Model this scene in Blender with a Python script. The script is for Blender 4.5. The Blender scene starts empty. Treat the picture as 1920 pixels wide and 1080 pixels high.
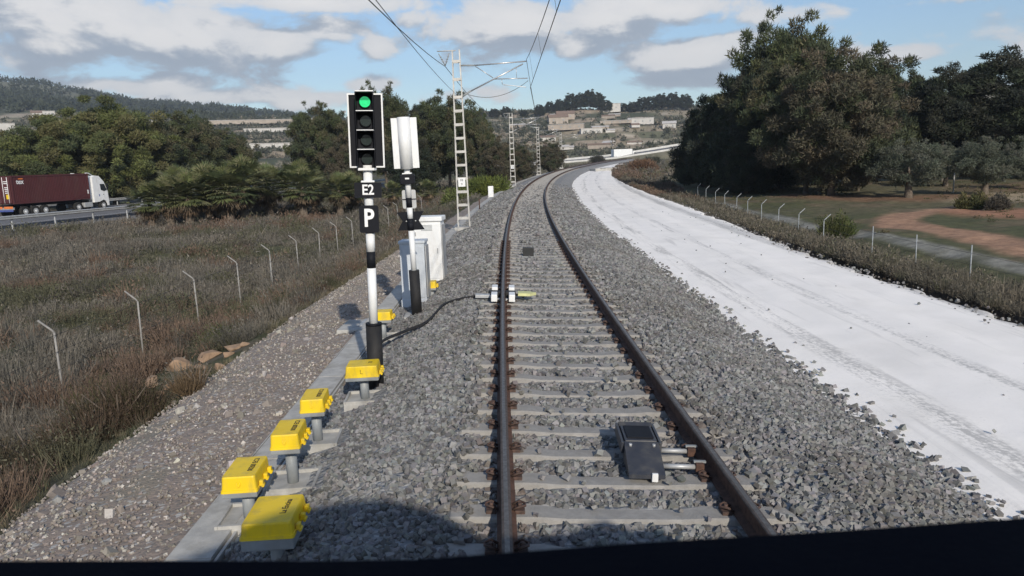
import bpy, bmesh, math, random
import numpy as np
from mathutils import Vector, Matrix
rad = math.radians
rng = np.random.default_rng(7)
random.seed(7)

# ------------------------------------------------------------------ camera, sky, sun, exposure
SC = bpy.context.scene
COL = SC.collection
F_PX, PITCH, ROLL, YAW = 1446.15, 0.163116, 0.037696, 0.020384     # measured from the rails, in 1920-px units
CAM_LOC = np.array([-0.8582, 0.0, 2.4261])
_cy, _sy, _cp, _sp = math.cos(YAW), math.sin(YAW), math.cos(PITCH), math.sin(PITCH)
_fw = np.array([_sy*_cp, _cy*_cp, -_sp]); _r = np.array([_cy, -_sy, 0.0]); _u = np.cross(_r, _fw)
_cr, _sr = math.cos(ROLL), math.sin(ROLL)
CR, CU, CF = _r*_cr - _u*_sr, _u*_cr + _r*_sr, _fw
cd = bpy.data.cameras.new('camera'); camo = bpy.data.objects.new('camera', cd); COL.objects.link(camo)
camo.matrix_world = Matrix(((CR[0], CU[0], -CF[0], CAM_LOC[0]), (CR[1], CU[1], -CF[1], CAM_LOC[1]),
                            (CR[2], CU[2], -CF[2], CAM_LOC[2]), (0, 0, 0, 1)))
cd.sensor_fit = 'HORIZONTAL'; cd.sensor_width = 36.0; cd.lens = 36.0*F_PX/1920.0
cd.clip_start = 0.05; cd.clip_end = 12000
cd.dof.use_dof = True; cd.dof.focus_distance = 16.0; cd.dof.aperture_fstop = cd.lens/3.2
SC.camera = camo

SUN_EL, SUN_AZ = rad(26.5), rad(14.0)            # sun behind the train, to the right
to_sun = Vector((math.sin(SUN_AZ)*math.cos(SUN_EL), -math.cos(SUN_AZ)*math.cos(SUN_EL), math.sin(SUN_EL)))
sl = bpy.data.lights.new('sun', 'SUN'); sl.energy = 4.2; sl.angle = rad(0.6); sl.color = (1.0, 0.915, 0.79)
so = bpy.data.objects.new('sun', sl); COL.objects.link(so)
so.rotation_euler = (-to_sun).to_track_quat('-Z', 'Y').to_euler()

SC.view_settings.view_transform = 'Standard'; SC.view_settings.look = 'None'
SC.view_settings.gamma = 1.0; SC.view_settings.exposure = 0.10; SC.view_settings.use_curve_mapping = False

def ray(px, py):
    d = CF + (px-960)/F_PX*CR - (py-540)/F_PX*CU
    return d/np.linalg.norm(d)

W = bpy.data.worlds.new('World'); SC.world = W; W.use_nodes = True
class NT:
    def __init__(s, nt): s.nt = nt; s.n = nt.nodes; s.l = nt.links
    def new(s, t, **kw):
        n = s.n.new(t)
        for k, v in kw.items(): setattr(n, k, v)
        return n
    def link(s, a, b): s.l.new(a, b)
    def math(s, op, a, b=None, c=None, clamp=False):
        n = s.n.new('ShaderNodeMath'); n.operation = op; n.use_clamp = clamp
        for i, v in enumerate((a, b, c)):
            if v is None: continue
            if isinstance(v, (int, float)): n.inputs[i].default_value = v
            else: s.l.new(v, n.inputs[i])
        return n.outputs[0]
    def mapr(s, v, a, b, c=0.0, d=1.0, smooth=True):
        n = s.n.new('ShaderNodeMapRange'); n.interpolation_type = 'SMOOTHSTEP' if smooth else 'LINEAR'
        s.l.new(v, n.inputs['Value'])
        for k, q in (('From Min', a), ('From Max', b), ('To Min', c), ('To Max', d)): n.inputs[k].default_value = q
        return n.outputs[0]
    def noise(s, vec, scale, detail=4, rough=0.55, dist=0.0):
        n = s.n.new('ShaderNodeTexNoise'); n.inputs['Scale'].default_value = scale
        n.inputs['Detail'].default_value = detail; n.inputs['Roughness'].default_value = rough
        n.inputs['Distortion'].default_value = dist
        if vec is not None: s.l.new(vec, n.inputs['Vector'])
        return n.outputs['Fac']
    def mixc(s, f, a, b, mode='MIX'):
        n = s.n.new('ShaderNodeMix'); n.data_type = 'RGBA'; n.blend_type = mode
        for sock, v in ((n.inputs[0], f), (n.inputs[6], a), (n.inputs[7], b)):
            if isinstance(v, (int, float)): sock.default_value = v
            elif isinstance(v, tuple): sock.default_value = (*v[:3], 1)
            else: s.l.new(v, sock)
        return n.outputs[2]

def build_world():
    g = NT(W.node_tree); g.n.clear()
    out = g.new('ShaderNodeOutputWorld')
    sky = g.new('ShaderNodeTexSky', sky_type='NISHITA'); sky.sun_disc = False
    sky.sun_elevation = SUN_EL; sky.sun_rotation = math.atan2(to_sun.x, to_sun.y)
    sky.air_density = 1.0; sky.dust_density = .5; sky.ozone_density = 3.0; sky.altitude = 100
    tc = g.new('ShaderNodeTexCoord')
    sep = g.new('ShaderNodeSeparateXYZ'); g.link(tc.outputs['Generated'], sep.inputs[0])
    az = g.math('ARCTAN2', sep.outputs[0], sep.outputs[1])
    el = g.math('ARCSINE', sep.outputs[2])
    blobs = [(175, 45, 140, 54, 1.0), (320, 72, 145, 50, .95), (90, 85, 60, 26, .8), (430, 60, 85, 42, .7), (530, 85, 70, 38, .9), (600, 55, 65, 26, .7), (560, 6, 250, 16, .7), (150, 3, 100, 18, .75),
             (200, 160, 105, 19, .7), (320, 157, 60, 23, .8), (430, 186, 150, 17, .62), (560, 190, 90, 19, .6), (700, 160, 50, 21, .85), (640, 182, 60, 15, .6), (705, 95, 34, 22, .62), (770, 38, 36, 18, .5),
             (960, 55, 150, 50, .88), (870, 42, 55, 22, .55), (1080, 85, 60, 26, .75), (1130, 36, 150, 40, .78), (1240, 20, 180, 30, .72), (1290, 105, 125, 30, 1.0), (1390, 76, 55, 18, .7), (1640, 108, 85, 17, .8), (1350, 36, 190, 16, .5),
             (1720, 8, 200, 11, .45), (1250, 152, 115, 20, .48), (880, 178, 120, 16, .4), (-300, 80, 260, 90, .8), (2250, 60, 260, 90, .7), (300, -300, 600, 120, .8), (1500, -370, 700, 130, .6)]
    def density(azs, els):
        comb = g.new('ShaderNodeCombineXYZ')
        g.link(g.math('MULTIPLY', azs, 1.0), comb.inputs[0]); g.link(g.math('MULTIPLY', els, 1.9), comb.inputs[1])
        nz = g.noise(comb.outputs[0], 8.5, 9, .60, .25)
        tot = None
        for (px, py, rx, ry, st) in blobs:
            d = ray(px, py); a0 = math.atan2(d[0], d[1]); e0 = math.asin(d[2])
            dx = g.math('MULTIPLY', g.math('SUBTRACT', azs, a0), F_PX/rx)
            dy = g.math('MULTIPLY', g.math('SUBTRACT', els, e0), F_PX/ry)
            r2 = g.math('ADD', g.math('MULTIPLY', dx, dx), g.math('MULTIPLY', dy, dy))
            b = g.math('MULTIPLY', g.math('EXPONENT', g.math('MULTIPLY', r2, -0.9)), st)
            tot = b if tot is None else g.math('MAXIMUM', tot, b)
        q = g.math('ADD', g.math('MULTIPLY', nz, 1.75), g.math('MULTIPLY', tot, .80))
        return g.mapr(q, 1.00, 1.27), q
    m, q0 = density(az, el)
    _, q1 = density(g.math('ADD', az, .004), g.math('ADD', el, .026))
    lit = g.mapr(g.math('SUBTRACT', q0, q1), -.18, .20)
    thick = g.mapr(q0, 1.1, 1.7)
    ccol = g.mixc(lit, (.41, .47, .56), (1.12, 1.08, 1.04))
    ccol = g.mixc(g.math('MULTIPLY', g.math('SUBTRACT', 1.0, thick), .35), ccol, (.62, .68, .76))
    # horizon haze on the sky itself
    hz = g.mapr(el, 0.0, .11, .32, 0.0)
    bg1 = g.new('ShaderNodeBackground'); g.link(sky.outputs[0], bg1.inputs[0]); bg1.inputs[1].default_value = .125
    bgh = g.new('ShaderNodeBackground'); bgh.inputs[0].default_value = (.60, .70, .82, 1); bgh.inputs[1].default_value = .85
    mxh = g.new('ShaderNodeMixShader'); g.link(hz, mxh.inputs[0]); g.link(bg1.outputs[0], mxh.inputs[1]); g.link(bgh.outputs[0], mxh.inputs[2])
    bg2 = g.new('ShaderNodeBackground'); g.link(ccol, bg2.inputs[0]); bg2.inputs[1].default_value = .80
    mx = g.new('ShaderNodeMixShader'); g.link(g.math('MULTIPLY', m, .93), mx.inputs[0])
    g.link(mxh.outputs[0], mx.inputs[1]); g.link(bg2.outputs[0], mx.inputs[2])
    g.link(mx.outputs[0], out.inputs[0])
build_world()

# ------------------------------------------------------------------ track geometry and terrain
RC = 763.4                      # curve radius
CANT = 0.0543
TC = math.tan(CANT)
GAUGE = 1.74
def zs_of(s):
    s = np.asarray(s, float); c = np.clip(s, -40, 260)
    return .002157*c + 3.89e-5*np.maximum(c, 0)**2/2 + (np.maximum(s, 260)-260)*.0123
def st_of(x, y):
    x = np.asarray(x, float); y = np.asarray(y, float)
    return RC*np.arctan2(y, RC-x), RC-np.hypot(x-RC, y)
def xy_of(s, t):
    th = np.asarray(s, float)/RC
    return RC-(RC-np.asarray(t, float))*np.cos(th), (RC-np.asarray(t, float))*np.sin(th)
def heading(s): return s/RC
def TP(s, t, zr=0.0):
    x, y = xy_of(s, t); return Vector((float(x), float(y), float(zs_of(s))+zr))

def smooth(a, b, x):
    q = np.clip((x-a)/(b-a), 0, 1); return q*q*(3-2*q)
def _hash(ix, iy, seed):
    h = (ix.astype(np.int64)*374761393 + iy.astype(np.int64)*668265263 + seed*974711) & 0xFFFFFFFF
    h = ((h ^ (h >> 13))*1274126177) & 0xFFFFFFFF
    return ((h ^ (h >> 16)) & 0xFFFF)/65535.0
def vnoise(x, y, seed=0):
    x = np.asarray(x, float); y = np.asarray(y, float)
    ix, iy = np.floor(x), np.floor(y); fx, fy = x-ix, y-iy
    fx, fy = fx*fx*(3-2*fx), fy*fy*(3-2*fy)
    a, b = _hash(ix, iy, seed), _hash(ix+1, iy, seed); c, d = _hash(ix, iy+1, seed), _hash(ix+1, iy+1, seed)
    return (a*(1-fx)+b*fx)*(1-fy)+(c*(1-fx)+d*fx)*fy
def fbm(x, y, oct=4, seed=0):
    v = 0; amp = .5; tot = 0
    for o in range(oct):
        v = v+amp*vnoise(np.asarray(x)*2**o+o*17.3, np.asarray(y)*2**o-o*9.1, seed+o); tot += amp; amp *= .5
    return v/tot

PT = np.array([-400, -70, -46, -30, -16, -11.0, -9.0, -7.2, -6.0, -5.0, -3.6, -3.05, -2.55, -1.9, -1.3, 1.3, 2.0, 3.4, 8.6, 9.6, 11.3, 13.4, 14.5, 20, 60, 400.])
PZ = np.array([-1.5, -1.45, -1.5, -2.0, -2.15, -2.1, -1.9, -1.5, -1.08, -.72, -.60, -.52, -.40, -.17, -.135, -.275, -.32, -.82, -.82, -.95, -1.5, -1.55, -1.3, -1.15, -1.0, 0.])
AZX = np.radians(np.array([-90, -42, -33.7, -28.6, -24.0, -19.2, -14.4, -8, -2, 10, 40, 90.]))
AZH = np.array([142, 155, 149, 140, 111, 100, 83, 56, 30, 20, 30, 60.])
def hill(az, d, x, y):
    midz = .5+38.0*smooth(330, 660, d)*(.88+.24*fbm(az*9+5, d*.004, 3, 3)) + 5.0*(fbm(x*.012, y*.012, 4, 11)-.5)*smooth(330, 420, d)
    H = np.interp(az, AZX, AZH)
    back = H*smooth(560, 1450, d)*(.86+.28*fbm(x*.0035, y*.0035, 5, 5))
    fall = 1-smooth(1500, 3000, d)*.6
    zz = np.maximum(midz*(1-.75*smooth(700, 1100, d)), 0)+back*fall
    # terraces on the middle ground
    st = 4.2; f = zz/st; fr = f-np.floor(f)
    tz = (np.floor(f)+smooth(.25, .75, fr))*st
    w = smooth(350, 400, d)*(1-smooth(800, 1000, d))*.8
    return zz*(1-w)+tz*w
def ground(x, y):
    x = np.asarray(x, float); y = np.asarray(y, float)
    s, t = st_of(x, y)
    near = zs_of(np.clip(s, -40, 300))*np.where(np.abs(t) < 60, 1, 1) + np.interp(t, PT, PZ)
    out = smooth(5.8, 12, np.abs(t+ .0))*np.where(t > 0, smooth(9, 14, t), 1)
    near = near + out*((fbm(x*.11, y*.11, 4, 1)-.5)*.9*np.where(t < 0, 1, .45) + (fbm(x*.7, y*.7, 3, 2)-.5)*.22)
    d = np.hypot(x, y); az = np.arctan2(x, y)
    w = smooth(230, 360, d)
    return near*(1-w)+hill(az, d, x, y)*w
def gz(x, y): return float(ground(np.array([x]), np.array([y]))[0])
_DD = np.exp(np.linspace(math.log(3.0), math.log(2400.0), 9000))
def hit(px, py):
    d = ray(px, py); P = CAM_LOC[:, None]+d[:, None]*_DD
    below = P[2] < ground(P[0], P[1]); i = int(np.argmax(below))
    if not below[i]: i = len(_DD)-1
    return P[0, i], P[1, i], P[2, i]
def at_dist(px, dist):
    "point on the ground at this distance in the direction of the column px (level line of sight)"
    d = ray(px, 300.0); h = math.hypot(d[0], d[1])
    x, y = CAM_LOC[0]+d[0]/h*dist, CAM_LOC[1]+d[1]/h*dist
    return x, y, gz(x, y)

# ------------------------------------------------------------------ materials
MATS = {}
def pmat(name, c1, c2=None, rough=.6, scale=6.0, metal=0.0, bump=0.0, bscale=None, detail=5, spec=.4, dirt=None, dscale=1.6):
    if name in MATS: return MATS[name]
    m = bpy.data.materials.new(name); m.use_nodes = True
    g = NT(m.node_tree); b = g.n['Principled BSDF']
    tc = g.new('ShaderNodeTexCoord'); v = tc.outputs['Object']
    c2 = c2 or tuple(x*.78 for x in c1)
    nz = g.noise(v, scale, detail, .6)
    col = g.mixc(g.mapr(nz, .32, .68), c1, c2)
    if dirt:
        stv = g.new('ShaderNodeVectorMath'); stv.operation = 'MULTIPLY'; g.link(v, stv.inputs[0]); stv.inputs[1].default_value = (1.6, 1.6, .45)
        col = g.mixc(g.math('MULTIPLY', g.mapr(g.noise(stv.outputs[0], dscale, 6, .65), .45, .72), .75), col, dirt)
    g.link(col, b.inputs['Base Color'])
    b.inputs['Metallic'].default_value = metal; b.inputs['Specular IOR Level'].default_value = spec
    g.link(g.mapr(nz, .2, .8, max(rough-.1, .05), min(rough+.12, 1)), b.inputs['Roughness'])
    if bump:
        bp = g.new('ShaderNodeBump'); bp.inputs['Strength'].default_value = bump; bp.inputs['Distance'].default_value = .02
        g.link(g.noise(v, bscale or scale*4, 5, .65), bp.inputs['Height']); g.link(bp.outputs[0], b.inputs['Normal'])
    MATS[name] = m; return m
def attr_mat(name, rough=.85, transl=0.0, nscale=20.0, namp=.35, bump=0.0, bscale=30., bdist=.03):
    m = bpy.data.materials.new(name); m.use_nodes = True
    g = NT(m.node_tree); b = g.n['Principled BSDF']; out = g.n['Material Output']
    a = g.new('ShaderNodeAttribute'); a.attribute_name = 'Col'
    col = a.outputs['Color']
    if namp:
        geo = g.new('ShaderNodeNewGeometry')
        k = g.mapr(g.noise(geo.outputs['Position'], nscale, 6, .65), .25, .75, 1-namp, 1+namp, False)
        mul = g.new('ShaderNodeVectorMath'); mul.operation = 'SCALE'; g.link(col, mul.inputs[0]); g.link(k, mul.inputs['Scale'])
        col = mul.outputs[0]
        if bump:
            bp = g.new('ShaderNodeBump'); bp.inputs['Strength'].default_value = bump; bp.inputs['Distance'].default_value = bdist
            g.link(g.noise(geo.outputs['Position'], bscale, 6, .7), bp.inputs['Height']); g.link(bp.outputs[0], b.inputs['Normal'])
    g.link(col, b.inputs['Base Color']); b.inputs['Roughness'].default_value = rough; b.inputs['Specular IOR Level'].default_value = .2
    if transl:
        tr = g.new('ShaderNodeBsdfTranslucent'); g.link(col, tr.inputs[0])
        mx = g.new('ShaderNodeMixShader'); mx.inputs[0].default_value = transl
        g.link(b.outputs[0], mx.inputs[1]); g.link(tr.outputs[0], mx.inputs[2]); g.link(mx.outputs[0], out.inputs[0])
    return m

M_GROUND = attr_mat('soil', .95, 0, 2.3, .45, .8, 9.0, .06)
M_LEAF = attr_mat('foliage', .75, .22, 1.3, .22)
M_SCRUB = attr_mat('scrub', .85, .15, 1.1, .2)
M_STONE = attr_mat('stone', .9, 0, 45., .16)
M_BARK = pmat('bark', (.16, .13, .10), (.09, .07, .055), .9, 5, bump=.5)
M_PALEBARK = pmat('pale_bark', (.30, .27, .23), (.18, .16, .13), .9, 4, bump=.4)
M_CONC = pmat('concrete', (.46, .45, .42), (.36, .355, .34), .9, 7, bump=.25, dirt=(.27, .255, .22))
M_SLEEPER = pmat('sleeper_concrete', (.325, .312, .292), (.262, .252, .236), .9, 9, bump=.35, bscale=60, dirt=(.235, .225, .215), dscale=3)
M_WHITE = pmat('white_paint', (.78, .79, .79), (.70, .71, .71), .42, 3, dirt=(.60, .59, .56), dscale=2.5)
M_GALV = pmat('galvanised_steel', (.50, .51, .51), (.40, .41, .42), .5, 8, metal=.35, dirt=(.33, .32, .30))
M_WEATH = pmat('weathered_post', (.31, .30, .28), (.22, .21, .20), .8, 6)
M_MAST = pmat('mast_steel', (.56, .55, .52), (.44, .43, .41), .6, 2, metal=.2, dirt=(.36, .34, .31))
M_BLACK = pmat('black_paint', (.007, .008, .012), (.012, .013, .017), .6, 5, spec=.15)
M_BLACKRUB = pmat('black_rubber', (.012, .012, .013), (.022, .021, .021), .7, 20, bump=.2)
M_YELLOW = pmat('yellow_plastic', (.80, .56, .012), (.74, .50, .012), .5, 3, dirt=(.50, .37, .07), dscale=5)
M_GREY = pmat('grey_metal', (.30, .32, .33), (.24, .26, .27), .55, 6, dirt=(.2, .2, .19))
M_LGREY = pmat('grey_cabinet', (.52, .56, .60), (.44, .48, .53), .5, 3, dirt=(.40, .41, .42))
M_RUST = pmat('rail_rust', (.125, .066, .045), (.075, .044, .034), .8, 14, bump=.3, metal=.2)
M_RAILTOP = pmat('rail_running_surface', (.19, .175, .16), (.13, .12, .11), .45, 30, metal=.6)
M_HEAD = pmat('rail_head', (.105, .085, .076), (.07, .058, .052), .7, 20, metal=.25)
M_CLIP = pmat('rail_fastening', (.10, .058, .045), (.055, .038, .032), .75, 30)
M_NAVY = pmat('dark_slate_steel', (.030, .034, .045), (.045, .048, .058), .5, 8, dirt=(.08, .078, .075), dscale=5)
M_DASH = pmat('cab_plastic', (.0022, .0028, .0065), (.0035, .0042, .008), .9, 10, bump=.15, bscale=150, spec=.08)
M_WIRE = pmat('catenary_wire', (.06, .055, .05), (.09, .08, .07), .5, 4, metal=.6)
M_ALU = pmat('cantilever_tube', (.62, .62, .61), (.5, .5, .5), .35, 4, metal=.7)
M_GLASS = pmat('dark_glass', (.02, .025, .03), (.03, .035, .04), .12, 2, spec=.6)
M_TYRE = pmat('tyre', (.015, .015, .015), (.025, .024, .022), .9, 12)
M_INK = pmat('black_ink', (.015, .015, .015), None, .6, 5)
M_LETTER = pmat('white_letter', (.80, .80, .79), (.72, .72, .72), .5, 6)

# ------------------------------------------------------------------ builders
def tag(o, label=None, cat=None, group=None, kind=None):
    if label: o['label'] = label
    if cat: o['category'] = cat
    if group: o['group'] = group
    if kind: o['kind'] = kind
    return o
def link(o, parent=None):
    COL.objects.link(o)
    if parent is not None: o.parent = parent
    return o
def thing(name, label, cat, loc=(0, 0, 0), rot=(0, 0, 0), group=None):
    o = bpy.data.objects.new(name, None); o.empty_display_size = .2; o.location = loc; o.rotation_euler = rot
    return link(tag(o, label, cat, group))
def np_mesh(name, V, F, mat, col=None, parent=None, smooth_=False, mi=None):
    V = np.asarray(V, np.float32); F = np.asarray(F, np.int32)
    me = bpy.data.meshes.new(name); n, k = F.shape
    me.vertices.add(len(V)); me.vertices.foreach_set('co', V.ravel())
    me.loops.add(n*k); me.loops.foreach_set('vertex_index', F.ravel())
    me.polygons.add(n); me.polygons.foreach_set('loop_start', np.arange(0, n*k, k, dtype=np.int32))
    me.polygons.foreach_set('loop_total', np.full(n, k, np.int32))
    me.polygons.foreach_set('use_smooth', np.full(n, smooth_, bool))
    if mi is not None: me.polygons.foreach_set('material_index', np.asarray(mi, np.int32))
    for m in (mat if isinstance(mat, (list, tuple)) else [mat]): me.materials.append(m)
    me.update(calc_edges=True)
    if col is not None:
        a = me.color_attributes.new('Col', 'FLOAT_COLOR', 'POINT')
        c = np.ones((len(V), 4), np.float32); c[:, :3] = col; a.data.foreach_set('color', c.ravel())
    return link(bpy.data.objects.new(name, me), parent)

class B:
    "collects shapes into one bmesh and links them as ONE mesh object"
    def __init__(s): s.bm = bmesh.new(); s.mats = []
    def _m(s, mat):
        if mat not in s.mats: s.mats.append(mat)
        return s.mats.index(mat)
    def _fin(s, faces, mat, sm=False):
        i = s._m(mat)
        for f in faces: f.material_index = i; f.smooth = sm
    def box(s, c, d, mat, bev=0.0, M=None, taper=None):
        r = bmesh.ops.create_cube(s.bm, size=1.0); vs = r['verts']
        for v in vs:
            k = 1.0
            if taper and v.co.z > 0: k = taper
            v.co = Vector((v.co.x*d[0]*k+c[0], v.co.y*d[1]*k+c[1], v.co.z*d[2]+c[2]))
        if bev:
            es = list({e for v in vs for e in v.link_edges})
            q = bmesh.ops.bevel(s.bm, geom=es, offset=bev, segments=2, affect='EDGES', profile=.6)
            fs = list({f for v in q['verts'] for f in v.link_faces}); vs = q['verts']
            allv = {v for f in fs for v in f.verts}
            for f in list(fs):
                pass
            fs = list({f for v in allv for f in v.link_faces}); vs = list({v for f in fs for v in f.verts})
        else: fs = list({f for v in vs for f in v.link_faces})
        if M is not None: bmesh.ops.transform(s.bm, matrix=M, verts=vs)
        s._fin(fs, mat); return s
    def tube(s, p0, p1, r0, mat, r1=None, n=10, caps=True, sm=True):
        p0, p1 = Vector(p0), Vector(p1); r1 = r0 if r1 is None else r1
        ax = (p1-p0).normalized(); a = ax.orthogonal().normalized(); b = ax.cross(a)
        A = [s.bm.verts.new(p0+(a*math.cos(q)+b*math.sin(q))*r0) for q in [2*math.pi*i/n for i in range(n)]]
        C = [s.bm.verts.new(p1+(a*math.cos(q)+b*math.sin(q))*r1) for q in [2*math.pi*i/n for i in range(n)]]
        fs = [s.bm.faces.new((A[i], A[(i+1) % n], C[(i+1) % n], C[i])) for i in range(n)]
        s._fin(fs, mat, sm)
        if caps: s._fin([s.bm.faces.new(A[::-1]), s.bm.faces.new(C)], mat)
        return s
    def path(s, pts, r, mat, n=6):
        pts = [Vector(p) for p in pts]; rings = []
        rs = r if isinstance(r, (list, tuple)) else [r]*len(pts)
        a = None
        for i, p in enumerate(pts):
            t = (pts[min(i+1, len(pts)-1)]-pts[max(i-1, 0)]).normalized()
            a = t.orthogonal().normalized() if a is None else (a-t*a.dot(t)).normalized()
            b = t.cross(a)
            rings.append([s.bm.verts.new(p+(a*math.cos(q)+b*math.sin(q))*rs[i]) for q in [2*math.pi*k/n for k in range(n)]])
        fs = [s.bm.faces.new((A[k], A[(k+1) % n], C[(k+1) % n], C[k])) for A, C in zip(rings, rings[1:]) for k in range(n)]
        fs2 = [s.bm.faces.new(rings[0][::-1]), s.bm.faces.new(rings[-1])]
        s._fin(fs, mat, True); s._fin(fs2, mat); return s
    def prism(s, pts, axis, d0, d1, mat, sm=False):
        "2-D outline extruded along an axis (x, y or z)"
        def mk(p, d): return Vector({'x': (d, p[0], p[1]), 'y': (p[0], d, p[1]), 'z': (p[0], p[1], d)}[axis])
        A = [s.bm.verts.new(mk(p, d0)) for p in pts]; C = [s.bm.verts.new(mk(p, d1)) for p in pts]; n = len(pts)
        fs = [s.bm.faces.new((A[i], A[(i+1) % n], C[(i+1) % n], C[i])) for i in range(n)]
        s._fin(fs, mat, sm); s._fin([s.bm.faces.new(A[::-1]), s.bm.faces.new(C)], mat); return s
    def obj(s, name, parent=None, label=None, loc=None, rot=None):
        bmesh.ops.recalc_face_normals(s.bm, faces=s.bm.faces[:])
        me = bpy.data.meshes.new(name); s.bm.to_mesh(me); s.bm.free()
        for m in s.mats: me.materials.append(m)
        o = bpy.data.objects.new(name, me)
        if loc is not None: o.location = loc
        if rot is not None: o.rotation_euler = rot
        if label: o['label'] = label
        return link(o, parent)
def text(body, size, mat, M, parent, name='lettering', ext=.002, sx=1.0, bold=0.0):
    cu = bpy.data.curves.new(name, 'FONT'); cu.body = body; cu.size = size; cu.align_x = 'CENTER'; cu.align_y = 'CENTER'
    cu.extrude = ext; cu.offset = bold; cu.resolution_u = 3
    tmp = bpy.data.objects.new(name, cu); COL.objects.link(tmp)
    bpy.context.view_layer.update()
    me = bpy.data.meshes.new_from_object(tmp.evaluated_get(bpy.context.evaluated_depsgraph_get()))
    bpy.data.objects.remove(tmp); bpy.data.curves.remove(cu)
    me.transform(Matrix.Diagonal((sx, 1, 1, 1))); me.transform(M)
    me.materials.clear(); me.materials.append(mat); me.name = name
    return link(bpy.data.objects.new(name, me), parent)
FACE_BACK = Matrix.Rotation(rad(90), 4, 'X')         # text plane facing -y, upright
def dup(o, parent=None, loc=None, rot=None, label=None, scale=None):
    c = o.copy(); COL.objects.link(c)
    if parent is not None: c.parent = parent
    if loc is not None: c.location = loc
    if rot is not None: c.rotation_euler = rot
    if scale is not None: c.scale = scale
    if label: c['label'] = label
    for ch in list(o.children): dup(ch, c)
    return c

# ------------------------------------------------------------------ ground sheet (polar grid, real terrain)
def polyline_dist(x, y, pts):
    best = np.full(x.shape, 1e9)
    for (ax, ay), (bx, by) in zip(pts, pts[1:]):
        dx, dy = bx-ax, by-ay; q = np.clip(((x-ax)*dx+(y-ay)*dy)/(dx*dx+dy*dy), 0, 1)
        best = np.minimum(best, np.hypot(x-ax-q*dx, y-ay-q*dy))
    return best
def mixa(c, col, w): return c*(1-w[..., None])+np.array(col)*w[..., None]
def build_ground():
    a1 = np.radians(np.arange(-40, 42, .16)); a0 = np.radians(np.arange(-180, -40, 4.)); a2 = np.radians(np.arange(42, 181, 4.))
    A = np.concatenate([a0, a1, a2]); D = np.concatenate([[.5], np.exp(np.arange(math.log(1.5), math.log(2150), .0122))])
    az, d = np.meshgrid(A, D); x, y = CAM_LOC[0]+d*np.sin(az), d*np.cos(az)
    s, t = st_of(x, y); z = ground(x, y)
    cor = (t > -6.1) & (t < 9.4) & (s < 262)
    z = np.where(cor & (t < -3.4), z-.07, z); z = np.where(cor & (t >= -3.4), z-.22, z)
    n1 = fbm(x*.06, y*.06, 5, 21); n2 = fbm(x*.45, y*.45, 4, 22); n3 = fbm(x*.02, y*.02, 4, 23)
    c = np.zeros(x.shape+(3,)); c[:] = (.105, .094, .076)
    c = mixa(c, (.075, .078, .040), smooth(.48, .62, n1)); c = mixa(c, (.15, .12, .095), smooth(.55, .72, n2)*.6)
    R = (t > 9)
    cr = np.zeros_like(c); cr[:] = (.115, .105, .062)
    cr = mixa(cr, (.085, .088, .045), smooth(.42, .6, n1)); cr = mixa(cr, (.17, .125, .085), smooth(.55, .7, n2)*.55)
    cr = mixa(cr, (.20, .105, .065), smooth(.52, .62, n3)*.35)
    cr = mixa(cr, (.105, .085, .066), 1-smooth(11, 13, t))
    c = np.where(R[..., None], cr, c)
    wob = (n2-.5)*1.2
    dd = np.abs(t-13.9+wob*.4-.5*np.sin(s*.07)); c = mixa(c, (.27, .262, .23), (1-smooth(.2, .62, dd))*(t > 9)*(s < 95)*smooth(10, 14, s)*(.35+.6*smooth(.35, .6, n2)))
    P1 = [hit(px, py)[:2] for px, py in ((2050, 492), (1920, 466), (1850, 447), (1770, 432), (1690, 424), (1672, 412), (1710, 400), (1765, 394), (1830, 389))]
    w = 1-smooth(.55, 1.35, polyline_dist(x, y, P1)+wob*.7)
    c = mixa(c, (.36, .215, .14), w*.95)
    P2 = [hit(px, py)[:2] for px, py in ((1840, 397), (1920, 400), (2060, 405))]
    c = mixa(c, (.33, .17, .105), (1-smooth(1.2, 3.2, polyline_dist(x, y, P2)+wob))*.9)
    P3 = [hit(px, py)[:2] for px, py in ((1870, 372), (1930, 366), (2050, 362))]
    c = mixa(c, (.36, .29, .20), (1-smooth(1.5, 4, polyline_dist(x, y, P3)+wob))*.8)
    P4 = [hit(px, py)[:2] for px, py in ((1500, 366), (1580, 372), (1700, 372), (1790, 368))]
    c = mixa(c, (.22, .12, .08), (1-smooth(.8, 3, polyline_dist(x, y, P4)+wob))*.65)
    # far country: groves, bare terraces, woods
    far = smooth(230, 330, d)
    m1 = fbm(x*.013, y*.013, 5, 31); m2 = fbm(x*.05, y*.05, 4, 32); m3 = fbm(az*7, d*.022, 4, 33)
    f = np.zeros_like(c); f[:] = (.13, .13, .082)
    f = mixa(f, (.27, .23, .165), smooth(.53, .60, m3)); f = mixa(f, (.055, .065, .042), smooth(.52, .6, m1)*.9)
    f = mixa(f, (.36, .29, .22), smooth(.60, .66, m2)*.8)
    fr = z/4.2-np.floor(z/4.2); ris = smooth(.25, .38, fr)*(1-smooth(.6, .75, fr))*smooth(350, 420, d)
    f = mixa(f, (.40, .35, .28), ris*smooth(.42, .55, fbm(az*22, d*.02, 3, 37))*.8)
    f = f*(1+.55*(fbm(x*.35, y*.35, 3, 38)-.5)[..., None])
    k = smooth(720, 950, d); wood = np.zeros_like(c); wood[:] = (.058, .070, .050)
    wood = mixa(wood, (.15, .152, .108), smooth(.45, .58, fbm(x*.006, y*.006, 5, 41))*.95)
    f = f*(1-k[..., None])+wood*k[..., None]
    c = c*(1-far[..., None])+f*far[..., None]
    na, nd = len(A), len(D); idx = np.arange(na*nd).reshape(nd, na); nxt = np.roll(idx, -1, 1)
    F = np.stack([idx[:-1], nxt[:-1], nxt[1:], idx[1:]], -1).reshape(-1, 4)[:, ::-1]
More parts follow.
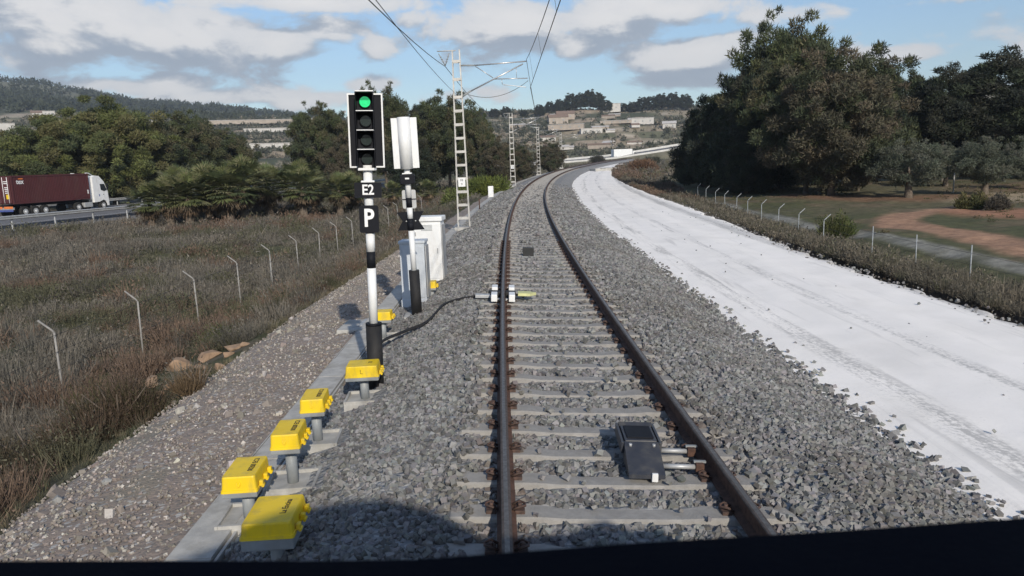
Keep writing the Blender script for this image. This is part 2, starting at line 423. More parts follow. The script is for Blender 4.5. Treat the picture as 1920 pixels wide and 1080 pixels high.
    o = np_mesh('ground', np.stack([x, y, z], -1).reshape(-1, 3), F, M_GROUND, c.reshape(-1, 3), smooth_=True)
    tag(o, kind='structure')
build_ground()

def strip(name, tl, tr, s0, s1, nt, zfun, mat, step0=.12, step1=.02, jag=None, noise=0.0, skirt=.12):
    ss = [s0]
    while ss[-1] < s1: ss.append(ss[-1]+max(step0, (ss[-1])*step1))
    ss = np.array(ss); q = np.linspace(0, 1, nt)
    S, Q = np.meshgrid(ss, q, indexing='ij')
    TL = tl(S) if callable(tl) else tl+0*S; TR = tr(S) if callable(tr) else tr+0*S
    if jag:
        TL = TL+jag*(fbm(S*1.7, S*0+3, 3, 51)-.5)*2; TR = TR+jag*(fbm(S*1.7, S*0+9, 3, 52)-.5)*2
    T = TL+(TR-TL)*Q; x, y = xy_of(S, T); z = zs_of(S)+zfun(S, T)
    if noise: z = z+noise*(fbm(x*3.1, y*3.1, 3, 53)-.5)*2
    z[:, 0] -= skirt; z[:, -1] -= skirt
    ns = len(ss); idx = np.arange(ns*nt).reshape(ns, nt)
    F = np.stack([idx[:-1, :-1], idx[:-1, 1:], idx[1:, 1:], idx[1:, :-1]], -1).reshape(-1, 4)
    o = np_mesh(name, np.stack([x, y, z], -1).reshape(-1, 3), F, mat, smooth_=True)
    uv = o.data.uv_layers.new(name='st'); li = F.ravel(); u = np.stack([T.ravel()[li], S.ravel()[li]], -1).astype(np.float32)
    uv.data.foreach_set('uv', u.ravel())
    return o
def prof(S, T): return np.interp(T, PT, PZ)

def ballast_material():
    m = bpy.data.materials.new('ballast_stone'); m.use_nodes = True; g = NT(m.node_tree); b = g.n['Principled BSDF']
    geo = g.new('ShaderNodeNewGeometry'); p = geo.outputs['Position']
    vo = g.new('ShaderNodeTexVoronoi'); vo.inputs['Scale'].default_value = 17; g.link(p, vo.inputs['Vector'])
    hs = g.new('ShaderNodeSeparateColor'); g.link(vo.outputs['Color'], hs.inputs[0])
    c = g.mixc(hs.outputs[0], (.18, .18, .18), (.35, .35, .345))
    c = g.mixc(g.math('MULTIPLY', g.mapr(g.noise(p, .8, 4), .45, .65), .4), c, (.24, .215, .20))
    g.link(c, b.inputs['Base Color']); b.inputs['Roughness'].default_value = .9
    bp = g.new('ShaderNodeBump'); bp.inputs['Strength'].default_value = 1; bp.inputs['Distance'].default_value = .03
    h = g.math('ADD', g.math('MULTIPLY', vo.outputs['Distance'], -1.0), hs.outputs[1]); g.link(h, bp.inputs['Height']); g.link(bp.outputs[0], b.inputs['Normal'])
    return m
def white_material():
    m = bpy.data.materials.new('crushed_limestone'); m.use_nodes = True; g = NT(m.node_tree); b = g.n['Principled BSDF']
    geo = g.new('ShaderNodeNewGeometry'); p = geo.outputs['Position']
    uv = g.new('ShaderNodeUVMap'); uv.uv_map = 'st'; sp = g.new('ShaderNodeSeparateXYZ'); g.link(uv.outputs[0], sp.inputs[0])
    cb = g.new('ShaderNodeCombineXYZ'); g.link(g.math('MULTIPLY', sp.outputs[0], 3.2), cb.inputs[0]); g.link(g.math('MULTIPLY', sp.outputs[1], .22), cb.inputs[1])
    streak = g.noise(cb.outputs[0], 1.0, 6, .65, .4)
    def band(t0, w):
        d = g.math('ABSOLUTE', g.math('SUBTRACT', sp.outputs[0], t0)); return g.mapr(d, 0, w, 1, 0)
    tr = g.math('ADD', g.math('ADD', band(4.35, .45), g.math('MULTIPLY', band(5.9, .3), .8)), g.math('MULTIPLY', band(8.5, .55), 1.0))
    fine = g.noise(p, 14, 6, .7)
    k = g.math('MULTIPLY', tr, g.mapr(g.math('MULTIPLY', g.math('ADD', streak, fine), .5), .46, .60))
    k = g.math('ADD', k, g.math('MULTIPLY', band(8.55, .5), .45))
    k = g.math('ADD', g.math('MULTIPLY', k, 1.25), g.math('MULTIPLY', g.mapr(streak, .55, .72), .45), clamp=True)
    c = g.mixc(g.mapr(g.noise(p, 1.1, 5), .35, .65), (.93, .89, .84), (.88, .845, .795))
    c = g.mixc(g.math('MULTIPLY', g.mapr(g.noise(p, .35, 5, .6), .45, .7), .35), c, (.66, .63, .585))
    c = g.mixc(g.math('MULTIPLY', k, .78), c, (.40, .39, .375))
    c = g.mixc(g.math('MULTIPLY', g.mapr(g.noise(p, 34, 3), .66, .72), .5), c, (.45, .45, .44))
    g.link(c, b.inputs['Base Color']); b.inputs['Roughness'].default_value = .95
    bp = g.new('ShaderNodeBump'); bp.inputs['Strength'].default_value = .35; bp.inputs['Distance'].default_value = .014
    g.link(g.math('ADD', fine, g.math('MULTIPLY', streak, .8)), bp.inputs['Height']); g.link(bp.outputs[0], b.inputs['Normal'])
    return m
def gravel_material():
    m = bpy.data.materials.new('earthy_gravel'); m.use_nodes = True; g = NT(m.node_tree); b = g.n['Principled BSDF']
    geo = g.new('ShaderNodeNewGeometry'); p = geo.outputs['Position']
    vo = g.new('ShaderNodeTexVoronoi'); vo.inputs['Scale'].default_value = 26; g.link(p, vo.inputs['Vector'])
    hs = g.new('ShaderNodeSeparateColor'); g.link(vo.outputs['Color'], hs.inputs[0])
    c = g.mixc(g.noise(p, 5, 6, .65), (.30, .24, .20), (.215, .178, .15))
    c = g.mixc(g.mapr(hs.outputs[0], .84, .9), c, (.42, .40, .37))
    c = g.mixc(g.math('MULTIPLY', g.mapr(hs.outputs[2], .8, .9), .6), c, (.12, .115, .11))
    c = g.mixc(g.math('MULTIPLY', g.mapr(g.noise(p, .7, 4), .5, .65), .45), c, (.20, .185, .13))
    g.link(c, b.inputs['Base Color']); b.inputs['Roughness'].default_value = .95
    bp = g.new('ShaderNodeBump'); bp.inputs['Strength'].default_value = .6; bp.inputs['Distance'].default_value = .015
    g.link(g.math('ADD', g.math('MULTIPLY', vo.outputs['Distance'], -.9), g.noise(p, 20, 6, .7)), bp.inputs['Height']); g.link(bp.outputs[0], b.inputs['Normal'])
    return m
M_BALLAST = ballast_material(); M_LIME = white_material(); M_GRAVEL = gravel_material()
def zb(S, T):
    z = np.interp(T, PT, PZ)
    inner = 1-smooth(1.0, 1.45, np.abs(T))
    zi = -.226-T*TC
    return z*(1-inner)+zi*inner
tag(strip('ballast_bed', -3.08, lambda S: np.interp(S, [6, 12, 40, 90, 200], [3.35, 3.5, 3.4, 3.15, 3.0]), 1, 255, 60, zb, M_BALLAST, jag=.07, noise=.012), kind='structure')
WR = lambda S: np.interp(S, [0, 12, 22, 47, 90, 166, 200, 240], [8.3, 8.5, 8.6, 9.6, 9.0, 6.9, 5.5, 4.0])
def zw(S, T): return -.805+.022*np.sin(T*2.1+1)+.012*np.sin(T*5)+0*S-.05*smooth(7.4, 9.0, T)
tag(strip('white_gravel_road', 2.9, WR, 1, 215, 40, zw, M_LIME, jag=.28, noise=.010, skirt=.25), kind='structure')
GL = lambda S: np.interp(S, [0, 8, 18, 24, 40, 80, 200], [-6.0, -6.0, -5.85, -5.1, -4.4, -4.3, -4.3])
tag(strip('gravel_path', GL, -3.0, 1, 240, 26, prof, M_GRAVEL, jag=.18, noise=.03), kind='structure')

# ------------------------------------------------------------------ loose ballast stones (uncountable: one object)
CUBE_V = np.array([[-1, -1, -1], [1, -1, -1], [1, 1, -1], [-1, 1, -1], [-1, -1, 1], [1, -1, 1], [1, 1, 1], [-1, 1, 1]], float)
CUBE_F = np.array([[0, 3, 2, 1], [4, 5, 6, 7], [0, 1, 5, 4], [1, 2, 6, 5], [2, 3, 7, 6], [3, 0, 4, 7]])
def rand_rot(n):
    q = rng.normal(size=(n, 4)); q /= np.linalg.norm(q, axis=1, keepdims=True); w, x, y, z = q.T
    return np.stack([1-2*(y*y+z*z), 2*(x*y-z*w), 2*(x*z+y*w), 2*(x*y+z*w), 1-2*(x*x+z*z), 2*(y*z-x*w), 2*(x*z-y*w), 2*(y*z+x*w), 1-2*(x*x+y*y)], -1).reshape(n, 3, 3)
def stones(name, P, size, col, colvar=.3, kind='stuff', parent=None):
    n = len(P); sc = size[:, None]*rng.uniform(.62, 1.15, (n, 3))*.5
    V = CUBE_V[None]*(1+rng.uniform(-.42, .30, (n, 8, 3))); V = V*sc[:, None, :]
    V = np.einsum('nij,nkj->nki', rand_rot(n), V)+P[:, None, :]
    F = CUBE_F[None]+(np.arange(n)*8)[:, None, None]
    c = np.asarray(col)*(1+rng.uniform(-colvar, colvar, (n, 1)))*(1+rng.uniform(-.04, .04, (n, 3)))
    if name == 'ballast_stones':
        t_ = st_of(P[:, 0], P[:, 1])[1]; w = (1-smooth(.08, .34, np.abs(np.abs(t_)-.87)))*.55*rng.random(n); c = c*(1-w[:, None])+np.array([.15, .098, .07])*w[:, None]
        w = smooth(.5, .68, fbm(P[:, 0]*.8, P[:, 1]*.8, 3, 95))*.5; c = c*(1-w[:, None])+c*np.array([.72, .68, .63])*w[:, None]
    o = np_mesh(name, V.reshape(-1, 3), F.reshape(-1, 4), M_STONE, np.repeat(c, 8, 0), parent)
    return tag(o, kind=kind)
FEET = [(6.2, -2.98), (6.78, -2.80), (7.78, -2.80), (9.05, -2.56), (12.6, -2.88)]
SLEEPER_S0 = 4.75           # sleepers every 0.6 m
def scatter_ballast():
    out = []; sizes = []
    for s0, s1, dens, sz in ((3.6, 9, 560, .046), (9, 16, 430, .050), (16, 26, 230, .062), (26, 46, 75, .085), (46, 80, 24, .10)):
        n = int((s1-s0)*6.55*dens); s = rng.uniform(s0, s1, n); t = rng.uniform(-3.05, 3.5, n)
        ph = np.abs((s-SLEEPER_S0+.3) % .6-.3)
        on = (ph < .155) & (np.abs(t) < 1.34)
        keep = ~on | (rng.random(n) < np.where(np.abs(t) > 1.12, .45, .03)); rail = (np.abs(np.abs(t)-.87) < .085); keep &= ~rail
        edge = np.clip((np.abs(t)-2.6)/.9, 0, 1); keep &= rng.random(n) > edge*.25; keep &= rng.random(n) > (s-46)/34
        for fs_, ft_ in FEET: keep &= ~((np.abs(s-fs_) < .27) & (np.abs(t-ft_) < .27))
        s, t, on = s[keep], t[keep], on[keep]; x, y = xy_of(s, t)
        z = zs_of(s)+zb(s, t)+rng.uniform(-.010, .012, len(s))
        z = np.where(on, zs_of(s)-.165-t*TC, z)
        lump = .035*(fbm(x*2.2, y*2.2, 3, 77)-.45)*(np.abs(t) > 1.4)
        out.append(np.stack([x, y, z+lump], -1)); sizes.append(sz*rng.uniform(.7, 1.25, len(s)))
    # spill on to the white road and beside the duct
    n = 1000; s = rng.uniform(5, 30, n); t = 3.36+np.abs(rng.normal(0, .15, n)); x, y = xy_of(s, t)
    out.append(np.stack([x, y, zs_of(s)-.79+0*s], -1)); sizes.append(.056*rng.uniform(.6, 1.3, n))
    n = 60; s = rng.uniform(5, 45, n); t = rng.uniform(3.6, 8.4, n); x, y = xy_of(s, t)
    out.append(np.stack([x, y, zs_of(s)-.79+0*s], -1)); sizes.append(.036*rng.uniform(.5, 1.2, n))
    n = 500; s = rng.uniform(6, 60, n); t = WR(s)+rng.normal(-.1, .16, n); x, y = xy_of(s, t); out.append(np.stack([x, y, zs_of(s)-.85+0*s], -1)); sizes.append(.05*rng.uniform(.5, 1.4, n))
    stones('ballast_stones', np.concatenate(out), np.concatenate(sizes), (.186, .185, .182), .45)
    n = 15000; s = 3.5+26*rng.random(n)**1.5; q = rng.random(n); t = GL(s)+(-3.6-GL(s))*q; x, y = xy_of(s, t)
    z = zs_of(s)+np.interp(t, PT, PZ)+.005
    k = rng.random((n, 1))
    stones('path_stones', np.stack([x, y, z], -1), .017*rng.uniform(.5, 1.9, n)*(1+(rng.random(n) > .985)*2.4), np.where(k < .22, (.40, .37, .335), (.235, .208, .183)), .25)
scatter_ballast()

# ------------------------------------------------------------------ rails and sleepers
def rail(t0, label):
    prof_ = [(-.070, -.172), (.070, -.172), (.070, -.162), (.012, -.143), (.009, -.055), (.033, -.042), (.036, -.012), (.030, -.003), (.016, 0), (-.016, 0), (-.030, -.003), (-.036, -.012), (-.033, -.042), (-.009, -.055), (-.012, -.143), (-.070, -.162)]
    mi = [0, 0, 0, 0, 0, 0, 2, 2, 1, 2, 2, 0, 0, 0, 0, 0]
    ss = [-2.0]
    while ss[-1] < 262: ss.append(ss[-1]+max(.3, ss[-1]*.01))
    V, F, MI = [], [], []; n = len(prof_)
    for i, s in enumerate(ss):
        for (a, z) in prof_:
            x, y = xy_of(s, t0+a); V.append((x, y, float(zs_of(s))+z-(t0+a)*TC))
        if i: 
            for k in range(n): F.append(((i-1)*n+k, (i-1)*n+(k+1) % n, i*n+(k+1) % n, i*n+k)); MI.append(mi[k])
    o = np_mesh('rail', V, np.array(F)[:, ::-1], [M_RUST, M_RAILTOP, M_HEAD], mi=MI)
    tag(o, label, 'rail', 'running rails of the curved track')
rail(-.87, 'rust brown steel rail nearer the signals and yellow boxes')
rail(.87, 'rust brown steel rail nearer the white gravel road')
def make_sleeper():
    xs = [-1.30, -1.27, -.62, -.42, .42, .62, 1.27, 1.30]; top = [-.205, -.178, -.178, -.200, -.200, -.178, -.178, -.205]
    wt = [.10, .115, .115, .095, .095, .115, .115, .10]
    bm = bmesh.new(); R = []
    for x, z, w in zip(xs, top, wt):
        R.append([bm.verts.new(p) for p in ((x, -w-.035, -.40), (x, -w, z-.012), (x, -w+.014, z), (x, w-.014, z), (x, w, z-.012), (x, w+.035, -.40))])
    for a, b in zip(R, R[1:]):
        for k in range(5): bm.faces.new((a[k], a[k+1], b[k+1], b[k]))
    bm.faces.new(R[0]); bm.faces.new(R[-1][::-1]); bmesh.ops.recalc_face_normals(bm, faces=bm.faces[:])
    me = bpy.data.meshes.new('sleeper'); bm.to_mesh(me); bm.free(); me.materials.append(M_SLEEPER)
    return me
def make_clip():
    b = B(); b.box((0, 0, .012), (.075, .12, .03), M_CLIP, .006)
    b.path([(-.05, -.045, .03), (.0, -.05, .055), (.04, -.02, .05), (.04, .02, .05), (0, .05, .055), (-.05, .045, .03)], .010, M_CLIP, 5)
    b.tube((.0, 0, .02), (0, 0, .065), .016, M_CLIP, n=6)
    return b
sl_me = make_sleeper(); cl = make_clip().obj('rail_clip'); clip_me = cl.data; bpy.data.objects.remove(cl)
def lay_sleepers():
    i = 0; s = SLEEPER_S0-.6
    while s < 152:
        o = bpy.data.objects.new('sleeper', sl_me); x, y = xy_of(s, 0.0)
        o.location = (float(x), float(y), float(zs_of(s))); o.rotation_euler = (0, CANT, -heading(s)+random.uniform(-.004, .004))
        tag(o, 'grey concrete sleeper crossing under both rails in the ballast', 'sleeper', 'concrete sleepers under the rails'); link(o)
        if s < 24:
            for tx, r in ((-.87-.105, math.pi), (-.87+.105, 0), (.87-.105, math.pi), (.87+.105, 0)):
                c = bpy.data.objects.new('rail_clip', clip_me); c.location = (tx, 0, -.178); c.rotation_euler = (0, 0, r); link(c, o)
        s += .6; i += 1
lay_sleepers()

# ------------------------------------------------------------------ concrete cable duct beside the track
def cable_duct():
    root = thing('cable_duct', 'long grey concrete cable duct with lids running along the ballast edge', 'cable duct', TP(5, -3.3, -.5), (0, 0, 0))
    bed = B(); lids = B(); s = 2.5
    def quadbox(b, s0, s1, t0, t1, z0, z1, mat, yaw=0.0):
        a = [Vector(TP(q, r, 0))-root.location for q, r in ((s0, t0), (s0, t1), (s1, t1), (s1, t0))]
        lo = [b.bm.verts.new(p+Vector((0, 0, z0))) for p in a]; hi = [b.bm.verts.new(p+Vector((0, 0, z1))) for p in a]
        fs = [b.bm.faces.new(hi), b.bm.faces.new(lo[::-1])]+[b.bm.faces.new((lo[k], lo[(k+1) % 4], hi[(k+1) % 4], hi[k])) for k in range(4)]
        b._fin(fs, mat)
    while s < 150:
        L = 1.0 if s < 45 else 3.0; j = random.uniform(-.008, .008); k = random.uniform(-.006, .006)
        quadbox(lids, s+.006, s+L-.006, -3.47+j, -3.13+j, -.545, -.485+k, M_CONC)
        s += L
    s = 2.5
    while s < 150:
        quadbox(bed, s, s+3, -3.50, -3.475-.012, -.75, -.50, M_CONC); quadbox(bed, s, s+3, -3.113, -3.09, -.75, -.50, M_CONC); s += 3
    bed.obj('duct_wall', root); lids.obj('duct_lid', root)
cable_duct()

# ------------------------------------------------------------------ signals
def lens_mat(name, col, emit=0.0):
    m = pmat(name, col, tuple(x*.7 for x in col), .12, 25, spec=.6)
    if emit:
        b = m.node_tree.nodes['Principled BSDF']; b.inputs['Emission Color'].default_value = (*col, 1); b.inputs['Emission Strength'].default_value = emit
    return m
def striped_pole(z0, z1, r, bands, name, root):
    b = B(); cuts = sorted({z0, z1, *[v for q in bands for v in q]})
    for a, c in zip(cuts, cuts[1:]):
        blk = any(q[0] <= a+1e-6 and c <= q[1]+1e-6 for q in bands)
        b.tube((0, 0, a), (0, 0, c), r, M_BLACK if blk else M_WHITE, n=20)
    return b.obj(name, root)
def plate(root, name, w, h, z, y, mat, th=.004, rad_=.02, parent_label=None):
    b = B(); pts = []
    for cx, cz, a0 in ((w/2-rad_, h/2-rad_, 0), (-w/2+rad_, h/2-rad_, 90), (-w/2+rad_, -h/2+rad_, 180), (w/2-rad_, -h/2+rad_, 270)):
        for k in range(4): q = rad(a0+k*30); pts.append((cx+rad_*math.cos(q), z+cz+rad_*math.sin(q)))
    b.prism(pts, 'y', y, y+th, mat); return b.obj(name, root)
def signal_E2():
    p = TP(9.5, -2.5, -.41)
    root = thing('railway_signal', 'colour light signal showing green with plates E2 and P on a striped pole', 'signal', p, (0, rad(1.55), rad(5)))
    striped_pole(.84, 2.83, .054, [(2.0, 2.035), (1.77, 1.56+.01)][:1]+[(1.57, 1.775)], 'pole', root)
    B().tube((0, 0, -.12), (0, 0, .86), .10, M_BLACKRUB, n=24).tube((0, 0, .845), (0, 0, .875), .101, M_BLACK, n=24).obj('base_sleeve', root)
    pl = plate(root, 'number_plate', .325, .185, 2.53, -.075, M_BLACK, rad_=.008)
    text('E2', .172, M_LETTER, Matrix.Translation((.0, -.0775, 2.53)) @ FACE_BACK, pl, sx=.86, bold=.0035)
    B().box((0, -.03, 2.635), (.16, .10, .022), M_WHITE, .004).obj('plate_bracket', root)
    pp = plate(root, 'letter_plate', .235, .335, 2.18, -.075, M_BLACK, rad_=.03)
    text('P', .30, M_LETTER, Matrix.Translation((-.002, -.0775, 2.185)) @ FACE_BACK, pp, sx=.82, bold=.008)
    # head
    z0, z1 = 2.80, 3.68; w = .42
    B().box((0, .02, (z0+z1)/2), (w-.03, .012, z1-z0-.03), M_BLACK).obj('backboard', root)
    f = B()
    for sx in (-1, 1): f.box((sx*(w/2-.009), .012, (z0+z1)/2), (.018, .05, z1-z0), M_WHITE)
    for sx in (-1, 1):
        for zz in (z0+.009, z1-.009): f.box((sx*(.105+(w/2-.018-.105)/2), .012, zz), (w/2-.018-.105, .05, .018), M_WHITE)
    f.box((0, -.02, z0-.018), (.215, .16, .03), M_WHITE, .004); f.box((0, -.02, z1+.022), (.215, .16, .014), M_WHITE)
    f.obj('white_rim', root)
    B().box((0, .10, (z0+z1)/2), (.20, .14, z1-z0-.02), M_BLACK, .02).obj('housing', root)
    hgt = (z1-z0+.02)/4
    for k in range(4):
        zc = z1+.012-hgt*(k+.5)
        u = B()
        for sx in (-1, 1): u.box((sx*.103, -.085, zc), (.005, .19, hgt-.012), M_BLACK)
        u.box((0, .008, zc), (.20, .01, hgt-.014), M_BLACK)
        u.prism([(-.1, zc+hgt/2-.012), (-.1, zc+hgt/2-.004), (.1, zc+hgt/2-.004), (.1, zc+hgt/2-.012)], 'y', -.17, .0, M_BLACK)
        o = u.obj('lamp_hood', root)
        L = B().tube((0, -.004, zc), (0, -.012, zc), .064, lens_mat('green_lens', (.012, .62, .20), .45) if k == 0 else lens_mat('unlit_lens_%d' % k, (.02, .03, .028)), n=24)
        L.tube((0, .0, zc), (0, -.03, zc), .072, M_BLACK, n=24, caps=False)
        L.obj('lens', o, 'lit green lens' if k == 0 else None)
        if k: B().box((0, -.085, zc+hgt/2), (.20, .17, .010), M_WHITE).obj('white_shelf', o)
signal_E2()
def signal_back():
    p = TP(14.2, -2.5, -.40)
    root = thing('railway_signal', 'signal seen from behind with white head, black hourglass plate and black foot', 'signal', p, (rad(.6), rad(-.6), rad(2)))
    striped_pole(.84, 2.72, .052, [(1.60, 1.82), (2.02, 2.20)], 'pole', root)
    B().tube((0, 0, -.12), (0, 0, .86), .098, M_BLACKRUB, n=24).obj('base_sleeve', root)
    b = B(); b.prism([(-.25, 1.60), (-.15, 1.77), (-.25, 1.94), (.25, 1.94), (.15, 1.77), (.25, 1.60)], 'y', .06, .066, M_BLACK); b.obj('hourglass_plate', root)
    B().tube((0, -.004, 1.6), (0, -.004, 1.76), .0535, M_BLACK, n=16).tube((-.08, .06, 1.77), (-.08, .05, 1.77), .012, M_GALV, n=8).tube((.09, .06, 1.77), (.09, .05, 1.77), .012, M_GALV, n=8).obj('clamp', root)
    plate(root, 'rear_plate', .25, .34, 2.17, .06, M_GALV, rad_=.03)
    B().box((0, .05, 2.17), (.25, .012, .014), M_BLACK).obj('plate_bracket', root)
    b = B(); b.box((0, 0, 2.535), (.26, .22, .17), M_BLACK, .012); b.obj('junction_box', root)
    B().box((0, -.03, 2.64), (.17, .18, .02), M_WHITE, .005).box((0, -.115, 2.55), (.075, .01, .03), M_WHITE, .006).obj('bracket', root)
    b = B(); pts = [(.115*math.cos(q), -.115*math.sin(q)*1.1) for q in [math.pi*k/10 for k in range(11)]]
    b.prism(pts, 'z', 2.72, 3.64, M_WHITE, True)
    b.box((0, .025, 3.18), (.46, .045, .90), M_WHITE, .006); b.obj('signal_head', root)
    b = B()
    for k in range(4): b.tube((0, .05, 2.86+.215*k), (0, .22, 2.84+.215*k), .075, M_BLACK, n=16)
    b.obj('lamp_hood', root)
    B().box((0, 0, -.03), (.46, .46, .10), M_CONC, .01).obj('foundation', root)
signal_back()

# ------------------------------------------------------------------ yellow junction boxes on posts
def yellow_box(label, s, t, zbase, ztop, w, l, yaw, mark, words, slab=True, lidh=.135, postoff=(0, 0), tray=.046):
    root = thing('junction_box', label, 'junction box', TP(s, t, zbase), (0, 0, -heading(s)+rad(yaw)), 'yellow junction boxes beside the track')
    H = ztop-zbase
    b = B(); hz = H-lidh
    # lid: bottom flange, sloping sides, slightly domed top
    pts = [(w/2, l/2, hz), (w/2*.985, l/2*.985, hz+.022), (w/2*.95, l/2*.955, hz+.024), (w/2*.90, l/2*.93, H-.012), (w/2*.87, l/2*.91, H)]
    rings = []
    for (a, c, z) in pts:
        r = .022; ring = []
        for cx, cy, a0 in ((a-r, c-r, 0), (-a+r, c-r, 90), (-a+r, -c+r, 180), (a-r, -c+r, 270)):
            for k in range(4): q = rad(a0+30*k); ring.append(b.bm.verts.new((cx+r*math.cos(q), cy+r*math.sin(q), z)))
        rings.append(ring)
    n = len(rings[0]); fs = [b.bm.faces.new((A[k], A[(k+1) % n], C[(k+1) % n], C[k])) for A, C in zip(rings, rings[1:]) for k in range(n)]
    fs += [b.bm.faces.new(rings[0][::-1]), b.bm.faces.new(rings[-1])]; b._fin(fs, M_YELLOW)
    lid = b.obj('lid', root)
    for q in (-.28, .02, .30):
        lt = B(); lt.box((w/2+.012, q*l, hz+.04), (.034, .045, .05), M_YELLOW, .008).tube((w/2+.026, q*l-.03, hz+.02), (w/2+.026, q*l+.03, hz+.02), .012, M_YELLOW, n=8); lt.obj('latch', lid)
    yf = -l/2*.955; zc = hz+lidh*.52
    mk = B()
    if mark == 'U':
        mk.path([(-.013, yf-.001, zc+.025), (-.013, yf-.003, zc-.012), (0, yf-.004, zc-.022), (.013, yf-.003, zc-.012), (.013, yf-.001, zc+.025)], .0035, MATS['yellow_plastic'], 5)
        mk.obj('moulded_mark', lid)
    elif mark == 'L':
        mk.path([(-.012, yf-.003, zc+.025), (-.012, yf-.004, zc-.022), (.013, yf-.004, zc-.022)], .003, M_INK, 5); mk.obj('moulded_mark', lid)
    if words:
        text(words, .062 if len(words) < 10 else .055, M_INK, Matrix.Translation((w*.22, l*.06, H+.0012)) @ Matrix.Rotation(rad(90), 4, 'Z'), lid, ext=.0006, bold=.001)
    B().box((0, 0, hz-tray/2-.001), (w*.96, l*.96, tray), M_GREY, .01).obj('tray', root)
    px, py = postoff
    B().tube((px, py, -.02), (px, py, hz-.04), .052, M_GREY, n=20).tube((px, py, 0), (px, py, .012), .085, M_GREY, n=20).obj('post', root)
    if slab:
        sb = B(); sb.box((px, py, -.03), (.46, .46, .12), M_CONC, .008); sb.obj('foundation', root)
        fr = B()
        for q in (-1, 1): fr.box((px+q*.215, py, .045), (.025, .455, .035), M_CONC); fr.box((px, py+q*.215, .045), (.40, .025, .035), M_CONC)
        fr.obj('foundation_rim', root)
yellow_box('largest yellow box, lettered La Encina, nearest the dark dashboard', 5.27, -2.55, -.55, .0, .38, .50, 2, '', 'La Encina', lidh=.115, tray=.085)
yellow_box('second yellow box from the dashboard, low grey post on the duct', 6.2, -3.06, -.52, -.04, .30, .48, 3, 'U', '00200 EC3')
yellow_box('third yellow box from the dashboard, on a wide concrete foot', 6.78, -2.84, -.47, .09, .27, .46, 4, 'U', '00200 EC3')
yellow_box('fourth yellow box from the dashboard, between third box and black signal foot', 7.78, -2.84, -.44, .09, .26, .44, 4, 'U', '00200 EC1')
yellow_box('squat yellow box marked L right against the black foot of the green signal', 9.05, -2.56, -.40, .07, .41, .36, 3, 'L', 'E2')
yellow_box('yellow box half hidden behind the striped pole of the green signal', 12.6, -2.88, -.46, .02, .34, .30, 0, '', None)
yellow_box('small yellow box between the black signal foot and the white cabinet', 15.9, -2.38, -.40, -.02, .22, .26, 0, '', None, slab=False)

# ------------------------------------------------------------------ cabinets and slabs
def cabinets():
    r = thing('equipment_cabinet', 'tall white equipment cabinet with overhanging lid behind the second signal', 'cabinet', TP(18.2, -2.62, -.42), (0, 0, rad(-6)))
    b = B(); b.box((0, 0, .78), (.66, .50, 1.40), M_WHITE, .012); b.obj('cabinet_body', r)
    b = B(); b.box((0, 0, 1.54), (.74, .58, .11), M_WHITE, .02); b.obj('cabinet_lid', r)
    b = B(); b.box((0, -.257, .78), (.58, .012, 1.28), M_WHITE, .004); d = b.obj('door', r)
    B().box((.24, -.27, .80), (.02, .022, .12), M_GALV, .004).obj('handle', d)
    for z_ in (.35, 1.2): B().box((-.27, -.266, z_), (.03, .02, .09), M_GALV, .003).obj('hinge', d)
    v = B()
    for k in range(5): v.box((0, -.2655, 1.28+.03*k), (.26, .010, .012), M_GREY)
    v.obj('vent', d)
    B().box((0, 0, .03), (.80, .64, .12), M_CONC, .01).obj('plinth', r)
    B().box((.345, 0, .76), (.02, .44, 1.26), M_GALV, .003).obj('side_panel', r)
    r = thing('equipment_cabinet', 'lower pale grey cabinet standing in front of the white cabinet', 'cabinet', TP(15.6, -2.67, -.47), (0, 0, rad(-4)))
    b = B(); b.box((0, 0, .72), (.50, .42, 1.16), M_LGREY, .012); b.obj('cabinet_body', r)
    b = B(); b.box((0, 0, 1.325), (.54, .46, .06), M_LGREY, .015); b.obj('cabinet_lid', r)
    B().box((0, -.215, .72), (.42, .012, 1.04), M_LGREY, .004).obj('door', r)
    B().box((0, 0, .08), (.54, .46, .16), M_LGREY, .008).obj('plinth', r)
    B().box((.27, 0, .72), (.02, .36, 1.05), M_GALV, .003).obj('side_panel', r)
    r = thing('inspection_pit', 'flat concrete pit cover with a grey metal hatch behind the striped pole', 'pit cover', TP(14.35, -3.45, -.67), (0, 0, rad(-3)))
    B().box((0, 0, .0), (1.0, .95, .22), M_CONC, .02).obj('pit_slab', r)
    B().box((.14, .05, .13), (.55, .6, .03), M_GALV, .006).obj('hatch', r)
cabinets()

